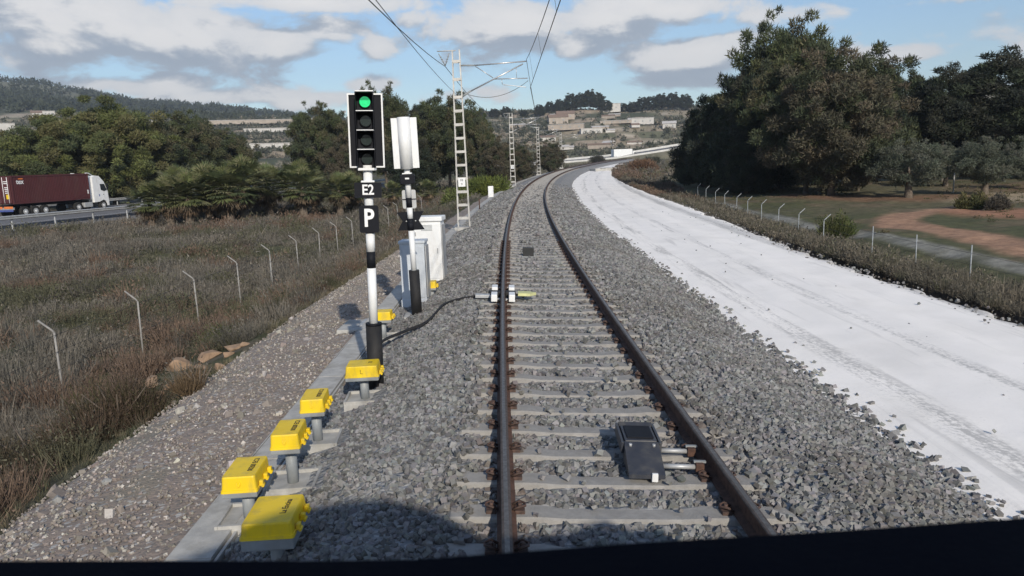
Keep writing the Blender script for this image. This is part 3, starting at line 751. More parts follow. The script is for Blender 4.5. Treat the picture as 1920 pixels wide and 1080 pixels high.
# ------------------------------------------------------------------ equipment in the track
def track_magnet():
    r = thing('track_magnet', 'dark slate track magnet with sloped cover and two steel rods to the rail', 'track magnet', TP(6.40, .30, -.175), (0, CANT, rad(-3)))
    b = B(); w = .148
    b.prism([(-.50, .0), (-.50, .035), (-.12, .165), (-.10, .165), (-.10, .0)], 'x', -w, w, M_NAVY); b.obj('sloped_cover', r)
    b = B(); b.box((0, .10, .09), (.28, .38, .17), M_NAVY, .012); b.box((0, .10, .181), (.23, .30, .014), M_BLACK, .004); b.obj('magnet_body', r)
    b = B(); b.prism([(.30, 0), (.30, .17), (.34, .19), (.40, .10), (.40, 0)], 'x', -w, w, M_NAVY); b.obj('end_cover', r)
    for x in (-.135, .135): B().box((x*1.20, .12, .12), (.022, .50, .10), M_NAVY, .003).obj('side_bracket', r)
    for x in (-.10, .10): B().tube((x, -.16, .145), (x, -.16, .170), .014, M_GALV, n=8).obj('bolt', r)
    B().box((.06, -.515, .02), (.05, .03, .07), M_WHITE, .006).obj('white_lug', r)
    for y in (-.33, .02):
        a = B(); a.tube((.15, y, .045), (.44, y, .045), .021, M_GALV, n=14); o = a.obj('steel_rod', r)
        B().box((.455, y, .045), (.07, .075, .075), M_RUST, .008).box((.46, y+.02, .085), (.10, .03, .016), M_GREY).obj('rail_clamp', o)
track_magnet()
def small_magnet():
    r = thing('track_balise', 'small dark grey box standing between the rails beyond the joint device', 'balise', TP(20.6, -.25, -.18), (0, CANT, rad(-2)))
    b = B(); b.box((0, 0, .12), (.29, .18, .25), pmat('dark_grey_steel', (.016, .017, .018), (.028, .029, .029), .65, 8), .012); b.obj('balise_body', r)
    B().box((0, 0, .005), (.34, .3, .03), M_GREY, .004).box((.16, 0, .05), (.02, .2, .08), M_GREY).obj('mounting_plate', r)
small_magnet()
def rail_device():
    s0 = 14.15
    r = thing('axle_counter', 'axle counter of four white blocks clamped to the rail by the black cables', 'axle counter', TP(s0, -.87, .87*TC), (0, CANT, -heading(s0)))
    for x in (-.155, .165):
        for y in (-.40, .42):
            b = B(); b.box((x, y, -.075), (.11, .34, .13), M_WHITE, .012); o = b.obj('sensor_block', r)
            B().box((x*.62, y, -.13), (.10, .10, .05), M_GALV, .004).obj('rail_bracket', o)
    b = B()
    for x in (-.14, .14): b.box((x, .02, -.10), (.20, .20, .12), M_BLACKRUB, .02)
    b.tube((.1, .03, -.09), (.34, .0, -.11), .022, M_BLACKRUB, n=8); b.obj('centre_clamp', r)
    b = B(); b.prism([(.28, -.16), (.28, .10), (.48, .10), (.62, -.02), (.50, -.16)], 'z', -.10, -.05, pmat('pale_yellow', (.62, .62, .30), (.52, .52, .26), .6, 8)); b.obj('yellow_plate', r)
    B().box((-.34, -.02, -.13), (.34, .16, .06), M_GALV, .006).obj('cable_tray', r)
    for k, off in enumerate((0.0, .10)):
        pts = []
        ctl = [(9.6+off, -2.50, -.30), (10.6+off, -2.72, -.37), (11.5+off, -2.76, -.28), (12.15+off, -2.47, -.255), (12.55+off*1.3, -2.17, -.215), (13.2+off, -2.03, -.15), (13.75+off*.8, -1.95, -.13), (14.15+off*.6, -1.72, -.12), (14.3+off*.5, -1.42, -.10), (14.2+off*.6, -1.20, -.065)]
        P = [TP(*c) for c in ctl]
        for i in range(len(P)-1):
            p0, p1, p2, p3 = P[max(i-1, 0)], P[i], P[i+1], P[min(i+2, len(P)-1)]
            for q in range(6):
                u = q/6; pts.append(.5*((2*p1)+(p2-p0)*u+(2*p0-5*p1+4*p2-p3)*u*u+(3*p1-p0-3*p2+p3)*u**3))
        pts.append(P[-1])
        o = B().path(pts, .017, M_BLACKRUB, 8).obj('cable')
        tag(o, 'black cables snaking across the ballast from signal foot to rail', 'cable', 'pair of black cables')
    pts = [TP(28.6+.35*k, -1.75+.16*k+.05*math.sin(k), -.13) for k in range(5)]
    tag(B().path(pts, .03, M_BLACKRUB, 6).obj('cable_stub'), 'short black hose end lying on the ballast beside the rail near the first mast', 'hose')
rail_device()

# ------------------------------------------------------------------ catenary masts and wires
MASTS = [(33.0, -2.85, -.50), (80.0, -2.9, -.50), (123.0, -3.35, -.45), (165.0, -3.95, -.35)]
def mast(i, s, t, zr, label):
    r = thing('catenary_mast', label, 'mast', TP(s, t, zr), (0, 0, -heading(s)), 'lattice catenary masts along the track')
    H = 7.45; L = B(); w0, w1 = .245, .145; d = .13
    def hw(z): return w0+(w1-w0)*z/H
    for sx in (-1, 1):
        for sy in (-1, 1):
            p0 = Vector((sx*hw(0), sy*d, .05)); p1 = Vector((sx*hw(H), sy*d*.75, H)); L.tube(p0, p1, .030, M_MAST, n=4, sm=False)
    L.obj('mast_leg', r)
    z = .5
    while z < H-.4:
        R = B()
        for sy in (-1, 1): R.box((0, sy*(d+.012), z), (hw(z)*2+.05, .012, .10), M_MAST)
        for sx in (-1, 1): R.box((sx*hw(z), 0, z), (.012, 2*d, .08), M_MAST)
        R.obj('batten_plate', r)
        z += .56 if z < 5 else .72
    if i < 2:
        b = B(); b.box((0, -d-.03, 2.02), (.30, .008, .36), M_WHITE, .003); pl = b.obj('number_plate', r)
        text('99', .14, M_INK, Matrix.Translation((0, -d-.036, 2.10)) @ FACE_BACK, pl, ext=.001); text('9', .14, M_INK, Matrix.Translation((0, -d-.036, 1.94)) @ FACE_BACK, pl, ext=.001)
    fb = B(); fb.box((0, 0, .0), (.80, .62, .26), M_CONC, .03); fb.obj('foundation', r)
    # top bracket with V insulator for the feeder
    b = B(); b.tube((.0, 0, H-.03), (-.78, 0, H-.03), .022, M_MAST, n=8); b.obj('feeder_bracket', r)
    b = B()
    for x in (-.72, -.28):
        b.tube((x, 0, H-.12), (-.47, 0, H-.62), .020, M_GREY, n=8)
        for q in (.3, .5, .7): c = Vector((x, 0, H-.12)).lerp(Vector((-.47, 0, H-.62)), q); b.tube(c, c+Vector((0, 0, .02)), .042, M_GREY, n=10)
    b.obj('insulator', r)
    # cantilever
    reach = -t
    top = B(); top.tube((.12, 0, 6.82), (.75, 0, 6.80), .034, M_GREY, n=8).tube((.72, 0, 6.80), (reach+.05, 0, 6.88), .028, M_ALU, n=8); top.obj('top_tube', r)
    dg = B(); dg.tube((.15, 0, 5.55), (.55, 0, 5.78), .04, M_GREY, n=8).tube((.5, 0, 5.75), (reach-.10, 0, 6.78), .028, M_ALU, n=8); dg.obj('stay_tube', r)
    st = B(); st.tube((.78, 0, 6.76), (1.50, 0, 6.27), .018, M_ALU, n=6); st.obj('brace', r)
    rg = B(); rg.tube((1.48, 0, 6.22), (reach+.08, 0, 6.20), .021, M_ALU, n=8).tube((reach-.38, 0, 6.68), (reach-.38, 0, 6.22), .010, M_ALU, n=6); rg.obj('registration_tube', r)
    sa = B(); sa.tube((reach-.95, 0, 5.98), (reach, 0, 5.84), .016, M_WHITE, n=8).tube((reach-1.0, 0, 6.2), (reach-.98, 0, 5.98), .012, M_ALU, n=6); sa.obj('steady_arm', r)
    return r
lab = ['nearest and tallest lattice mast with its cantilever over the track', 'second lattice mast beyond the white marker post', 'third lattice mast where the rails bend right', 'farthest small lattice mast before the track disappears']
for i, ((s, t, zr), l) in enumerate(zip(MASTS, lab)): mast(i, s, t, zr, l)
def wire(name, pts, r, label, group):
    o = B().path(pts, r, M_WIRE, 5).obj(name); return tag(o, label, 'wire', group)
def span(a, b, sag, n=14): return [a.lerp(b, k/n)-Vector((0, 0, sag*4*(k/n)*(1-k/n))) for k in range(n+1)]
def catenary():
    sup = [(-14.0, -2.85, -.5)]+MASTS+[(207., -3.9, -.3)]
    cw, mw, f1, f2 = [], [], [], []
    for k, (s, t, zr) in enumerate(sup):
        st = .18 if k % 2 else -.12
        cw.append(TP(s, st, zr+5.83)); mw.append(TP(s, st*.3, zr+6.95)); f1.append(TP(s, t-.47-(1.0 if k == 0 else 0), zr+6.80)); f2.append(TP(s, t-.16+(-.35 if k == 0 else 0), zr+(6.75 if k == 0 else 5.75)))
    def chain(P, sag):
        q = []
        for a, b in zip(P, P[1:]): q += span(a, b, sag)[:-1]
        return q+[P[-1]]
    C, Mw = chain(cw, .02), chain(mw, .75)
    wire('contact_wire', C, .011, 'lower overhead contact wire running above the track', 'overhead line wires')
    wire('messenger_wire', Mw, .011, 'upper sagging messenger wire above the contact wire', 'overhead line wires')
    for k, (a, b) in enumerate(zip(C, Mw)):
        if k % 2 == 1 and k < 50: tag(B().path([a, b], .005, M_WIRE, 4).obj('dropper_wire'), 'thin vertical dropper hanging between messenger and contact wires', 'dropper', 'droppers of the overhead line')
    wire('feeder_wire', chain(f1, .7), .013, 'feeder wire hung from the V insulators on the mast tops', 'overhead line wires')
    wire('earth_wire', chain(f2, .55), .008, 'thinner wire running along the field side of the masts', 'overhead line wires')
    s, t, zr = MASTS[0]; a, b = TP(s, t+.15, zr+5.75), TP(s, .10, zr+6.10)
    tag(B().path(span(a, b, .42), .010, M_WIRE, 5).obj('jumper_cable'), 'slack jumper cable drooping under the nearest cantilever', 'cable')
catenary()

# ------------------------------------------------------------------ fence posts, marker posts
def fence_posts():
    tops = [(38, 609), (200, 559), (318, 520), (411, 487), (486, 461), (544, 445), (592, 430), (632, 418), (661, 407), (695, 398), (722, 391), (747, 383), (778, 371), (800, 364), (817, 357), (833, 350)]
    names = ['pale fence post with bent top nearest the dashboard, beside the brown bushes']+['pale bent-top fence post among the grey scrub, number %s from the dashboard' % w for w in 'two three four five six seven eight nine ten eleven twelve thirteen fourteen fifteen sixteen'.split()]
    def build(bend, brace=False, arm=True, H=1.95):
        b = B(); b.tube((0, 0, -.2), (0, 0, H-.24 if arm else H), .026, M_GALV, n=8)
        o = b.obj('post')
        return o
    for i, s in enumerate(np.arange(len(tops))*3.3+14.6):
        t = -9.55; x, y = xy_of(s, t); g0 = gz(float(x), float(y)); ztop = float(zs_of(s))-.30; h = ztop-g0
        r = thing('fence_post', names[i], 'fence post', (float(x), float(y), g0), (rad(random.uniform(-1.5, 1.5)), rad(random.uniform(-1.5, 1.5)), -heading(s)), 'fence posts with bent tops in the scrub')
        B().tube((0, 0, -.2), (0, 0, h-.25), .021, M_WEATH, n=8).obj('post_shaft', r)
        B().path([(0, 0, h-.26), (-.03, 0, h-.21), (-.28, 0, h)], .020, M_WEATH, 8).obj('bent_top', r)
        if i == 4: B().tube((0, 0, h*.78), (-.25, .6, .0), .02, M_GALV, n=6).obj('brace', r)
    rp = [(17.2, 11.3), (19.9, 11.25), (22.7, 11.25), (25.6, 11.25), (31.0, 11.7), (34.5, 11.9), (38, 12.1), (41.5, 12.3), (45, 12.5), (48.5, 12.7), (52, 12.8), (56, 13.0), (60.5, 13.2), (65, 13.4)]
    w = 'first second third fourth fifth sixth seventh eighth ninth tenth eleventh twelfth thirteenth fourteenth'.split()
    for i, (s, t) in enumerate(rp):
        x, y = xy_of(s, t); g0 = gz(float(x), float(y)); h = float(zs_of(s))-.22-g0
        kind = 'straight' if i < 4 else 'bent-top'
        r = thing('fence_post', '%s thin %s fence post from the dashboard beyond the white road' % (w[i], kind), 'fence post', (float(x), float(y), g0), (0, rad(random.uniform(-2, 2)), -heading(s)), 'fence posts beyond the white road')
        if i < 4: B().tube((0, 0, -.2), (0, 0, h), .018, M_GREY, n=8).obj('post_shaft', r)
        else:
            B().tube((0, 0, -.2), (0, 0, h-.25), .019, M_GREY, n=8).obj('post_shaft', r)
            B().path([(0, 0, h-.26), (.03, 0, h-.21), (.26, 0, h)], .018, M_GREY, 8).obj('bent_top', r)
    for lab_, pts, zz in (('slack wire strands strung along the bent-top posts in the scrub', [(s, -9.55) for s in np.arange(11.3, 64, 3.3)], (-.62, -.95, -1.3)), ('slack wire strands strung along the posts beyond the white road', rp, (-.45, -.75, -1.05))):
        r = thing('fence_wire', lab_, 'fence wire', TP(pts[0][0], pts[0][1], zz[0]))
        for q in zz: B().path([TP(a_, b_, q+.02*(k % 2))-r.location for k, (a_, b_) in enumerate(pts)], .0045, M_WIRE, 4).obj('strand', r)
    x, y = xy_of(60.5, -3.4)
    r = thing('marker_post', 'short white marker post at the foot of the second mast', 'marker post', (float(x), float(y), gz(float(x), float(y))), (0, 0, 0))
    B().box((0, 0, .45), (.42, .16, .95), M_WHITE, .04).obj('post_shaft', r); B().box((0, 0, .0), (.55, .3, .1), M_CONC, .01).obj('foot', r)
    x, y = xy_of(46.5, -3.1)
    r = thing('short_post', 'thin dark post standing in the gravel between first and second masts', 'post', (float(x), float(y), gz(float(x), float(y))), (0, 0, 0))
    B().tube((0, 0, -.1), (0, 0, .62), .035, M_RUST, n=8).obj('post_shaft', r); B().box((0, 0, .63), (.09, .09, .03), M_RUST, .006).obj('post_cap', r)
    x, y, z = hit(1787, 362)
    r = thing('boundary_post', 'thin pale post standing between the two round olive trees', 'post', (x, y, z), (0, rad(1), 0))
    B().tube((0, 0, -.3), (0, 0, 1.42), .05, M_CONC, r1=.045, n=8).obj('pole_shaft', r); B().tube((0, 0, 1.42), (0, 0, 1.46), .06, M_GALV, n=8).obj('pole_cap', r)
    for px, py, hh, lb in ((189, 352, 2.4, 'thin pole beside the road ahead of the red lorry'), (212, 352, 1.9, 'shorter thin pole beside the road under the dark trees')):
        x, y, z = at_dist(px, 112)
        r = thing('roadside_pole', lb, 'pole', (x, y, z)); B().tube((0, 0, -.3), (0, 0, hh+1.6), .05, M_GALV, n=6).obj('pole_shaft', r); B().box((0, 0, hh+1.6), (.14, .05, .3), M_GALV).obj('reflector', r)
fence_posts()
# ------------------------------------------------------------------ highways, guard rails, lorries
M_ASPHALT = pmat('asphalt', (.16, .16, .165), (.12, .12, .125), .9, 1.5, bump=.2, bscale=30)
M_MAROON = pmat('maroon_steel', (.085, .024, .026), (.07, .021, .023), .6, .6, dirt=(.085, .035, .033), dscale=.7)
M_ORANGE = pmat('orange_reflector', (.75, .22, .06), None, .5, 6)
M_BLUE = pmat('blue_panel', (.07, .10, .30), None, .5, 4)
HD = rad(17.5)
HV = np.array([math.sin(HD), math.cos(HD)]); HN = np.array([-math.cos(HD), math.sin(HD)])      # along, and to the far side
HG = np.array([-37.6, 63.2])                                                                     # a foot of the near guard rail
def hp(a, n, z): q = HG+HV*a+HN*n; return Vector((float(q[0]), float(q[1]), z))
def left_highway():
    b = B(); z = -1.08
    xs = [(.9, -.30), (1.0, 0), (15.5, 0), (15.7, -.30)]
    R = []
    for a in np.arange(-50, 71, 4.0): R.append([b.bm.verts.new(hp(a, n, z+dz+.012*max(a-10, 0))) for n, dz in xs]+[b.bm.verts.new(hp(a, 17.5, z-1.4)), b.bm.verts.new(hp(a, -.9, z-1.5))])
    fs = [b.bm.faces.new((A[k], A[(k+1) % 6], C[(k+1) % 6], C[k])) for A, C in zip(R, R[1:]) for k in range(6)]
    b._fin(fs, M_ASPHALT); tag(b.obj('highway'), kind='structure')
    m = B()
    for n in (2.2, 14.3):
        for a in np.arange(-50, 66, 4.0): 
            f = m.bm.faces.new([m.bm.verts.new(hp(q, w, z+.005+.012*max(q-10, 0))) for q, w in ((a, n), (a+4, n), (a+4, n+.16), (a, n+.16))]); m._fin([f], M_WHITE)
    for a in np.arange(-50, 66, 9.0):
        f = m.bm.faces.new([m.bm.verts.new(hp(q, w, z+.005+.012*max(q-10, 0))) for q, w in ((a, 8), (a+4, 8), (a+4, 8.14), (a, 8.14))]); m._fin([f], M_WHITE)
    tag(m.obj('road_marking'), kind='structure')
    def guard(n, label):
        r = thing('guard_rail', label, 'guard rail', hp(0, n, z))
        w = B(); prof_ = [(0, 0), (-.07, .05), (-.07, .10), (0, .155), (-.07, .21), (-.07, .26), (0, .31), (.02, .31), (-.04, .26), (-.04, .21), (.03, .155), (-.04, .10), (-.04, .05), (.02, 0)]
        R = []
        for a in (-40, 10, 66): R.append([w.bm.verts.new(hp(a, n-.12+p, z+.45+q+.012*max(a-10, 0))-r.location) for p, q in prof_])
        k = len(prof_); w._fin([w.bm.faces.new((A[i], A[(i+1) % k], C[(i+1) % k], C[i])) for A, C in zip(R, R[1:]) for i in range(k)], M_GALV); w.obj('beam', r)
        for a in np.arange(-38, 62, 4.0):
            p = B(); c = hp(a, n, z+.1+.012*max(a-10, 0))-r.location; p.box(c, (.10, .12, 1.25), M_GALV, M=None); p.obj('post', r)
    guard(.3, 'near guard rail of the highway, in front of the red lorry'); guard(16.2, 'far guard rail on the other side of the highway behind the red lorry')
left_highway()
def lorry():
    base = Vector((-46.25, 73.1, -1.07)); hd = math.atan2(2.5, 8.8)
    r = thing('container_lorry', 'white lorry hauling a long maroon shipping container along the highway', 'lorry', base, (0, 0, -hd))
    L = 9.2; zb, zt = 1.25, 3.86
    b = B(); n = 46
    b.box((0, L/2, (zb+zt)/2), (2.36, L-.1, zt-zb-.06), M_MAROON)
    for sx in (-1, 1):
        for k in range(n): b.box((sx*1.195, .25+(L-.5)*(k+.5)/n, (zb+zt)/2), (.045, (L-.5)/n*.55, zt-zb-.34), M_MAROON)
        for zz in (zb+.08, zt-.06): b.box((sx*1.2, L/2, zz), (.09, L, .15), M_MAROON)
        for yy in (.07, L-.07): b.box((sx*1.2, yy, (zb+zt)/2), (.10, .15, zt-zb-.02), M_MAROON)
    cont = b.obj('container', r)
    d = B()
    for sx in (-1, 1): d.box((sx*.57, -.03, (zb+zt)/2), (1.08, .05, zt-zb-.22), M_MAROON, .01)
    d.obj('rear_door', cont)
    k = B()
    for x in (-.85, -.3, .3, .85): k.tube((x, -.08, zb+.12), (x, -.08, zt-.12), .026, M_LETTER, n=6)
    k.obj('lock_rod', cont)
    k = B()
    for z_, w_, x_ in ((3.35, .5, .62), (3.18, .42, .62), (2.8, .34, .62), (2.64, .34, .62), (2.48, .3, .62), (2.3, .34, .62), (3.3, .5, -.55), (2.7, .4, -.55), (2.45, .4, -.55), (2.2, .4, -.55)): k.box((x_, -.062, z_), (w_, .01, .07), M_LETTER)
    k.obj('door_writing', cont)
    B().box((.72, -.062, 1.95), (.34, .01, .42), M_YELLOW).obj('yellow_plate', cont)
    text('tex', .62, M_LETTER, Matrix.Translation((1.232, .95, 3.28)) @ Matrix.Rotation(rad(90), 4, 'Z') @ FACE_BACK, cont, bold=.012)
    B().box((1.235, 1.05, 3.56), (.012, .5, .10), M_ORANGE).obj('logo_bar', cont)
    B().box((1.235, L-.22, 2.0), (.012, .14, .4), M_LETTER).obj('side_plate', cont)
    ch = B(); ch.box((0, L/2-.2, 1.08), (1.0, L-.5, .22), M_BLACK); ch.box((0, .02, .85), (2.3, .12, .22), M_GREY); ch.obj('trailer_chassis', r)
    B().box((-.6, -.06, .95), (1.0, .03, .2), M_ORANGE).box((.6, -.06, .95), (1.0, .03, .2), M_ORANGE).box((0, -.05, .66), (2.2, .04, .18), M_BLUE).obj('rear_lamp_bar', r)
    def wheel(y, x=1.05):
        for sx in (-1, 1):
            w = B(); w.tube((sx*(x-.16), y, .50), (sx*(x+.14), y, .50), .50, M_TYRE, n=24); o = w.obj('wheel', r)
            h = B(); h.tube((sx*(x+.13), y, .50), (sx*(x+.155), y, .50), .27, M_GALV, n=16); h.tube((sx*(x+.15), y, .50), (sx*(x+.20), y, .50), .10, M_LETTER, n=10); h.obj('rim', o)
    for y in (1.2, 2.35, 3.5, 7.6, 10.95): wheel(y)
    c = B(); y0 = 9.75
    c.prism([(y0, .85), (y0, 3.42), (y0+.35, 3.62), (y0+.95, 3.55), (y0+1.55, 2.95), (y0+1.95, 1.95), (y0+2.0, .95), (y0+2.0, .45), (y0+1.75, .45), (y0+1.7, .9), (y0+1.25, 1.08), (y0+.75, .9)], 'x', -1.2, 1.2, M_WHITE)
    cab = c.obj('cab', r)
    for sx in (-1, 1): g = B(); g.prism([(y0+1.02, 2.1), (y0+.95, 2.72), (y0+1.55, 2.72), (y0+1.85, 2.05), (y0+1.45, 1.95)], 'x', sx*1.203, sx*1.212, M_GLASS); g.obj('side_window', cab)
    g = B(); A = [g.bm.verts.new(p) for p in ((-1.1, y0+1.58, 2.93), (1.1, y0+1.58, 2.93), (1.1, y0+1.96, 1.98), (-1.1, y0+1.96, 1.98))]; g._fin([g.bm.faces.new(A)], M_GLASS); g.obj('windscreen', cab)
    for sx in (-1, 1): g = B(); g.box((sx*1.34, y0+1.80, 2.45), (.16, .12, .62), M_BLACK, .03).tube((sx*1.2, y0+1.75, 2.7), (sx*1.34, y0+1.8, 2.7), .02, M_BLACK, n=6); g.obj('mirror', cab)
    g = B()
    for sx in (-1, 1): g.box((sx*1.206, y0+.75, 1.55), (.01, .10, .22), M_BLUE).box((sx*1.206, y0+1.35, 1.62), (.02, .12, .05), M_BLACK)
    g.obj('door_handle', cab)
    f = B(); f.box((0, y0-.25, 2.3), (2.1, .22, 2.2), M_WHITE, .05)
    for sx in (-1, 1): f.path([(sx*.9, y0-.55, 3.88), (sx*.9, y0-.1, 3.88), (sx*.9, y0+.5, 3.60)], .05, M_WHITE, 6)
    f.obj('air_deflector', cab)
    t = B()
    for sx in (-1, 1): t.box((sx*1.02, 8.9, .66), (.4, 1.1, .5), M_GALV, .06)
    t.box((0, 9, .95), (.9, 4.4, .25), M_BLACK); t.obj('fuel_tank', r)
lorry()
def far_highway():
    def P(px, py, d):
        v = ray(px, py); return Vector(CAM_LOC+v*(d/math.hypot(v[0], v[1])))
    up = [P(820, 322, 320), P(960, 308, 312), P(1066, 300, 306), P(1140, 293.5, 302), P(1210, 283, 300), P(1290, 270, 300), P(1420, 250, 304), P(1560, 232, 312)]
    lo = [p+Vector((1.0, -13.0, -.75)) for p in up]
    b = B(); R = []
    for u, l in zip(up, lo):
        g = gz(l.x, l.y)-1.5
        R.append([b.bm.verts.new(q) for q in (u, l, l+Vector((0, -2.6, -1.5)), Vector((l.x, l.y-6, g)), Vector((u.x, u.y+4, g)))])
    fs, es = [], []
    for A, C in zip(R, R[1:]):
        for k in range(5):
            f = b.bm.faces.new((A[k], A[(k+1) % 5], C[(k+1) % 5], C[k])); (fs if k == 0 else es).append(f)
    b._fin(fs, M_ASPHALT); b._fin(es, pmat('embankment_soil', (.17, .155, .115), (.10, .10, .065), .95, .35))
    tag(b.obj('far_highway'), kind='structure')
    M_PARA = pmat('pale_parapet', (.62, .61, .58), (.52, .51, .485), .8, .6)
    for pts, h, lb in ((up, .75, 'long pale parapet on the far side of the distant highway'), (lo, .5, 'long pale parapet on the near side of the distant highway')):
        w = B(); R = [[w.bm.verts.new(p+Vector(q)) for q in ((0, -.25, -.2), (0, -.12, h), (0, .12, h), (0, .25, -.2))] for p in pts]
        w._fin([w.bm.faces.new((A[k], A[(k+1) % 4], C[(k+1) % 4], C[k])) for A, C in zip(R, R[1:]) for k in range(4)], M_PARA)
        tag(w.obj('parapet'), lb, 'parapet')
    p = P(1166, 295.5, 296); 
    r = thing('box_van', 'distant white lorry driving on the far highway', 'lorry', p-Vector((0, 0, .6)), (0, 0, rad(-74)))
    b = B(); b.box((0, 0, 2.35), (2.5, 7.6, 2.7), M_WHITE, .05); b.obj('cargo_box', r)
    c = B(); c.prism([(4.0, .7), (4.0, 2.9), (4.9, 2.8), (5.6, 1.9), (5.7, .7)], 'x', -1.2, 1.2, M_WHITE); c.obj('cab', r)
    g = B(); g.box((1.21, 4.9, 2.1), (.02, .8, .6), M_GLASS).box((-1.21, 4.9, 2.1), (.02, .8, .6), M_GLASS); g.obj('window', r)
    for y in (-2.5, 4.8):
        for sx in (-1, 1): B().tube((sx*.9, y, .5), (sx*1.2, y, .5), .5, M_TYRE, n=16).obj('wheel', r)
far_highway()
x, y = xy_of(150, 6.2)
def slab_stack():
    r = thing('concrete_slab', 'low grey concrete slab frame at the far end of the white road', 'slab', (float(x), float(y), gz(float(x), float(y))), (0, 0, rad(12)))
    b = B()
    for k in (-1, 1): b.box((0, k*1.5, .22), (5.2, .3, .5), M_CONC, .03); b.box((k*2.45, 0, .22), (.3, 2.7, .5), M_CONC, .03)
    b.obj('slab_wall', r); B().box((.8, 0, .51), (2.6, 3.3, .08), M_CONC, .02).obj('slab_top', r)
slab_stack()

# ------------------------------------------------------------------ foliage
def unit(n):
    v = rng.normal(size=(n, 3)); return v/np.linalg.norm(v, axis=1, keepdims=True)
def leaf_tris(C, D, L, Wd):
    "triangles with root at C, pointing along D, length L, width Wd"
    n = len(C); S = np.cross(D, unit(n)); S /= np.linalg.norm(S, axis=1, keepdims=True)+1e-9
    V = np.stack([C-S*Wd[:, None]*.5, C+S*Wd[:, None]*.5, C+D*L[:, None]], 1)
    return V
def crown(blobs, per, leaf, wid, cols, up=.45, shell=.35, cvar=.28):
    Vs, Cs = [], []
    for i, (c, r) in enumerate(blobs):
        n = int(per*(r[0]*r[1]*r[2])**.55)
        u = unit(n); rr = shell+(1-shell)*rng.random(n)**.6; rr = np.where(rng.random(n) < .25, rng.random(n)**.5, rr)
        rr = rr*(1+.22*(fbm(u[:, 0]*3+i*7, u[:, 1]*3+u[:, 2]*2.3, 3, 61)-.5)*2)
        P = np.array(c)+u*rr[:, None]*np.array(r)
        D = u*.55+unit(n)*.95+np.array([0, 0, up]); D /= np.linalg.norm(D, axis=1, keepdims=True)
        L = leaf*rng.uniform(.6, 1.35, n); Vs.append(leaf_tris(P, D, L, wid*rng.uniform(.7, 1.3, n)))
        base = np.array(cols[rng.integers(len(cols))])*(1+rng.uniform(-.16, .16))
        c_ = base*(1+rng.uniform(-cvar, cvar, (n, 1)))*(1+rng.uniform(-.06, .06, (n, 3))); Cs.append(np.repeat(c_, 3, 0))
    V = np.concatenate(Vs).reshape(-1, 3); F = np.arange(len(V)).reshape(-1, 3)
    return V, F, np.concatenate(Cs)
def trunk_mesh(name, H, r, lean, limbs, mat):
    b = B(); n = 7; pts = [(lean[0]*(k/n)**1.5*H+.06*H*.15*math.sin(k*1.7), lean[1]*(k/n)**1.5*H, H*k/n-.25*(k == 0)) for k in range(n+1)]
    b.path(pts, [r*(1.25 if k == 0 else 1-.8*k/n) for k in range(n+1)], mat, 8)
    for k in range(limbs):
        q = rng.uniform(.35, .8); i = int(q*n); p = Vector(pts[i]); a = rng.uniform(0, 6.28); l = H*rng.uniform(.16, .30)
        e = p+Vector((math.cos(a)*l, math.sin(a)*l, l*rng.uniform(.3, .8)))
        b.path([p, p.lerp(e, .5)+Vector((0, 0, -.04*l)), e], [r*.38, r*.25, r*.08], mat, 6)
    return b
PINE_C = [(.055, .066, .030), (.064, .070, .034), (.045, .056, .030), (.078, .072, .042), (.050, .058, .036)]
DARK_C = [(.030, .040, .027), (.040, .050, .030), (.048, .050, .036), (.036, .042, .032)]
WARM_C = [(.085, .095, .034), (.072, .082, .034), (.062, .074, .036), (.092, .088, .040)]
BROWN_C = [(.070, .064, .044), (.060, .058, .040), (.052, .060, .034), (.082, .070, .048)]
OLIVE_C = [(.105, .115, .085), (.085, .098, .072), (.12, .125, .098)]
def _brighter(pal, k): return [tuple(q*k for q in c) for c in pal]
PINE_C, DARK_C, WARM_C, BROWN_C, OLIVE_C = _brighter(PINE_C, 1.45), _brighter(DARK_C, 1.22), _brighter(WARM_C, 1.55), _brighter(BROWN_C, 1.5), _brighter(OLIVE_C, 1.1)
